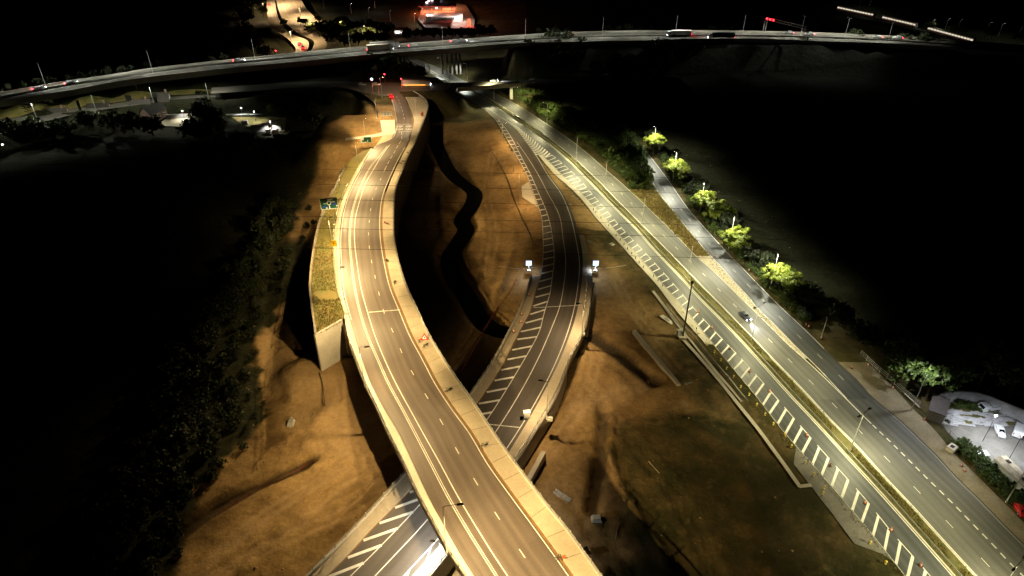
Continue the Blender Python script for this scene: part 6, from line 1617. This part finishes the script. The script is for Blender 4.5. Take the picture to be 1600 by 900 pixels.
def van(p, rz, label, paint='car_white'):
    t_ = thing('van', label, 'van', p, rz)
    s_ = MB(); s_.prism([(-2.6, .45), (2.5, .45), (2.6, 1.05), (1.7, 1.25), (1.05, 2.05), (-2.5, 2.15), (-2.6, 1.9)], -.95, .95); b_ = s_.build('body', MATS[paint], t_)
    s_ = MB(); s_.face([(1.68, -.82, 1.3), (1.68, .82, 1.3), (1.13, .8, 1.98), (1.13, -.8, 1.98)]); o = s_.build('windscreen', MATS['glass_dark'], b_); o.location = (.03, 0, .02)
    for sg in (-1, 1): s_ = MB(); s_.box((.75, sg * .955, 1.55), (.9, .03, .55)); s_.build('window', MATS['glass_dark'], b_)
    for x_ in (-1.6, 1.6):
        for y_ in (-.85, .85): w_ = put('wheel', WH[0], t_, (x_, y_, .36)); put('rim', WH[1], w_)
    for y_ in (-.7, .7):
        s_ = MB(); s_.box((2.56, y_, .85), (.1, .35, .2)); s_.build('headlight', MATS['car_silver'], t_); s_ = MB(); s_.box((-2.61, y_, 1.2), (.05, .2, .5)); s_.build('tail_light', MATS['sign_red'], t_)
    return t_
car(at(1561, 676, .06), heading(at(1560, 676), at(1566, 690)), 'car_white', 'white car parked in the middle of the floodlit yard')
t = thing('tipper_truck', 'small white tipper truck against the yard wall', 'truck', at(1548, 641, .06), .15)
s = MB(); s.prism([(-.9, .6), (.9, .6), (.95, 1.4), (.6, 2.1), (-.9, 2.1)], -.95, .95); cb = s.build('cab', MATS['car_white'], t); cb.location = (-2.2, 0, 0); cb.rotation_euler = (0, 0, math.pi)
s = MB(); s.face([(.97, -.8, 1.42), (.97, .8, 1.42), (.66, .75, 2.02), (.66, -.75, 2.02)]); s.build('windscreen', MATS['glass_dark'], cb)
s = MB(); s.box((.3, 0, 1.0), (3.2, 2.0, .2)); s.box((.3, -1.0, 1.35), (3.2, .08, .6)); s.box((.3, 1.0, 1.35), (3.2, .08, .6)); s.box((1.9, 0, 1.35), (.08, 2.0, .6)); s.build('tipper_body', MATS['car_white'], t)
for x_ in (-2.2, 1.1):
    for y_ in (-.85, .85): w_ = put('wheel', WH[0], t, (x_, y_, .38)); put('rim', WH[1], w_)
van(at(1590, 676, .06), heading(at(1590, 676), at(1596, 660)), 'white van cut by the right edge of the yard')
# caravan
cv = thing('caravan', 'long white static caravan with a drab flat roof beside the hedge', 'caravan', at(1585, 757, .05), heading(at(1560, 737), at(1590, 766)))
s = MB(); s.prism([(-1.5, .5), (1.5, .5), (1.5, 2.7), (0, 3.0), (-1.5, 2.7)], -5.2, 5.2, 'x'); s.build('body', MATS['car_white'], cv)
s = MB(); s.prism([(-1.62, 2.72), (0, 3.04), (1.62, 2.72), (1.62, 2.82), (0, 3.14), (-1.62, 2.82)], -5.35, 5.35, 'x'); rf = s.build('roof', MATS['gravel_pale'], cv)
s = MB(); s.box((-3.6, .4, 3.15), (.9, .7, .3)); s.build('roof_vent', MATS['rubber'], rf); s = MB(); s.box((1.2, -.3, 3.15), (.6, .6, .25)); s.build('roof_vent', MATS['rubber'], rf)
for sg in (-1, 1):
    for x_ in (-4.2, .9, 2.9): s = MB(); s.box((x_, sg * 1.51, 1.8), (.9, .05, .8)); s.build('window', MATS['glass_dark'], cv)
s = MB(); s.box((5.21, -.6, 1.9), (.05, .9, .9)); s.box((5.21, .6, 1.9), (.05, .9, .9)); s.build('window', MATS['glass_dark'], cv)
s = MB(); s.box((0, 0, .25), (9.6, 2.4, .5)); s.build('chassis', MATS['rubber'], cv)
tb = thing('equipment_cabinet', 'pale open-topped box standing on the pavement by the yard fence', 'cabinet', at(1486, 703, .06), .6); s = MB(); s.box((0, 0, .6), (2.2, 1.7, 1.1), taper=.92); s.build('body', MATS['concrete_pale'], tb); s = MB(); s.box((-.1, 0, 1.17), (1.0, .8, .06)); s.build('opening', MATS['rubber'], tb)
mesh_fence([at(x, y, .05) for x, y in ((1436, 637), (1462, 662), (1490, 692), (1512, 712))], 'dark fence between the pavement and the floodlit yard', 'steel_dark', 1.9, 2.5)
tr = thing('timber_rail', 'long pale beam lying in the grass by the yard corner lamp', 'beam', at(1424, 628, .1), heading(at(1413, 617), at(1435, 638))); s = MB(); s.box((0, 0, .5), (5.2, .2, .25)); s.build('beam', MATS['concrete_pale'], tr); s = MB(); s.box((-2, 0, .2), (.15, .15, .5)); s.box((2, 0, .2), (.15, .15, .5)); s.build('support', MATS['steel_dark'], tr)
# floodlight on the yard
t = thing('yard_floodlight', 'white floodlight box low on the hedge side of the yard', 'floodlight', at(1533, 714, .05)); s = MB(); s.box((0, 0, .5), (.2, .2, 1.0)); s.build('pole', MATS['steel_dark'], t); s = MB(); s.box((0, 0, 1.15), (2.2, 1.6, .4)); s.build('housing', MATS['sign_white'], t); s = MB(); s.box((-1.0, 0, 1.4), (.7, .8, .1)); s.build('lens', MATS['screen_white'], t)
for (x, y), e_, h_ in (((1535, 690), 6000, 8.0), ((1575, 720), 5000, 8.0)):
    li = bpy.data.lights.new('yard_light', 'SPOT'); li.color = (.9, .94, 1.0); li.energy = e_; li.shadow_soft_size = .3; li.spot_size = R(150); li.spot_blend = .5
    p = at(x, y, 0); t2 = thing('yard_mast', 'slim floodlight mast in the yard beside the ' + ('white car' if x < 1550 else 'caravan'), 'floodlight', p, 0, 'yard masts'); s = MB(); s.tube([(0, 0, 0), (0, 0, h_)], .06, 6); s.build('pole', MATS['steel_dark'], t2); s = MB(); s.box((0, 0, h_ + .1), (.5, .3, .2)); s.build('lens', MATS['lamp_far'], t2)
    lo = bpy.data.objects.new('yard_light', li); COL.objects.link(lo); lo.parent = t2; lo.location = (0, 0, h_ - .1)
# heap of debris on the ground between the roads
G = 'debris on the bare ground'
for i, (x, y, k) in enumerate(((932, 812, 0), (916, 862, 1), (878, 776, 2), (965, 830, 3), (455, 662, 0), (1022, 730, 3))):
    t = thing(('rubble_sack', 'cable_reel', 'timber_stack', 'steel_bar')[k], ('grey sack of rubble at the end of the dark trench', 'small open box beside the flyover near the bottom', 'stack of pale timbers on the bare earth right of the flyover', 'thin pale bar lying in the dark beyond the trench', 'grey rubble heap at the dark left edge of the works', 'thin pole lying in the dark right of the trench')[i], ('sack', 'box', 'timber', 'bar')[k], on_ground(x, y), .4 * i, G)
    s = MB()
    if k == 0: s.box((0, 0, .45), (2.2, 1.6, .9), taper=.7); s.build('sack', MATS['column_grey'], t); s = MB(); s.box((1.4, .4, .3), (1.0, .8, .6), taper=.6); s.build('sack', MATS['gravel_pale'], t)
    if k == 1:
        for sx, sy, a_, b2 in ((-.6, 0, .1, 1.2), (.6, 0, .1, 1.2), (0, -.6, 1.2, .1), (0, .6, 1.2, .1)): s.box((sx, sy, .4), (a_, b2, .8))
        s.build('side_panel', MATS['timber'], t)
    if k == 2:
        for j in range(6): s.box((j * .28 - .7, .1 * (j % 3), .12), (.16, 4.2, .14), rz=.04 * (j % 3 - 1))
        s.build('plank', MATS['paint_worn'], t)
    if k == 3: s.tube([(-2, 0, .1), (2, .2, .12)], .07, 5); s.build('bar', MATS['gravel_pale'], t)
# ------------------------------------------------------------------ night sky
wd = bpy.data.worlds.new('World'); sc.world = wd; wd.use_nodes = True
nt = wd.node_tree; bg = nt.nodes['Background']
sk = nt.nodes.new('ShaderNodeTexSky'); sk.sky_type = 'NISHITA'; sk.sun_disc = False; sk.sun_elevation = R(-4); sk.sun_rotation = R(200)
nt.links.new(sk.outputs[0], bg.inputs[0]); bg.inputs[1].default_value = 0.004
sc.view_settings.view_transform = 'Standard'; sc.view_settings.look = 'None'; sc.view_settings.gamma = 1; sc.view_settings.exposure = 0
sc.view_settings.use_curve_mapping = False
sc.render.engine = 'CYCLES'
cy = sc.cycles
cy.use_denoising = True; cy.max_bounces = 4; cy.diffuse_bounces = 2; cy.glossy_bounces = 2; cy.transmission_bounces = 2; cy.transparent_max_bounces = 4
cy.sample_clamp_indirect = 4.0; cy.sample_clamp_direct = 0.0; cy.caustics_reflective = False; cy.caustics_refractive = False
cy.use_light_tree = True
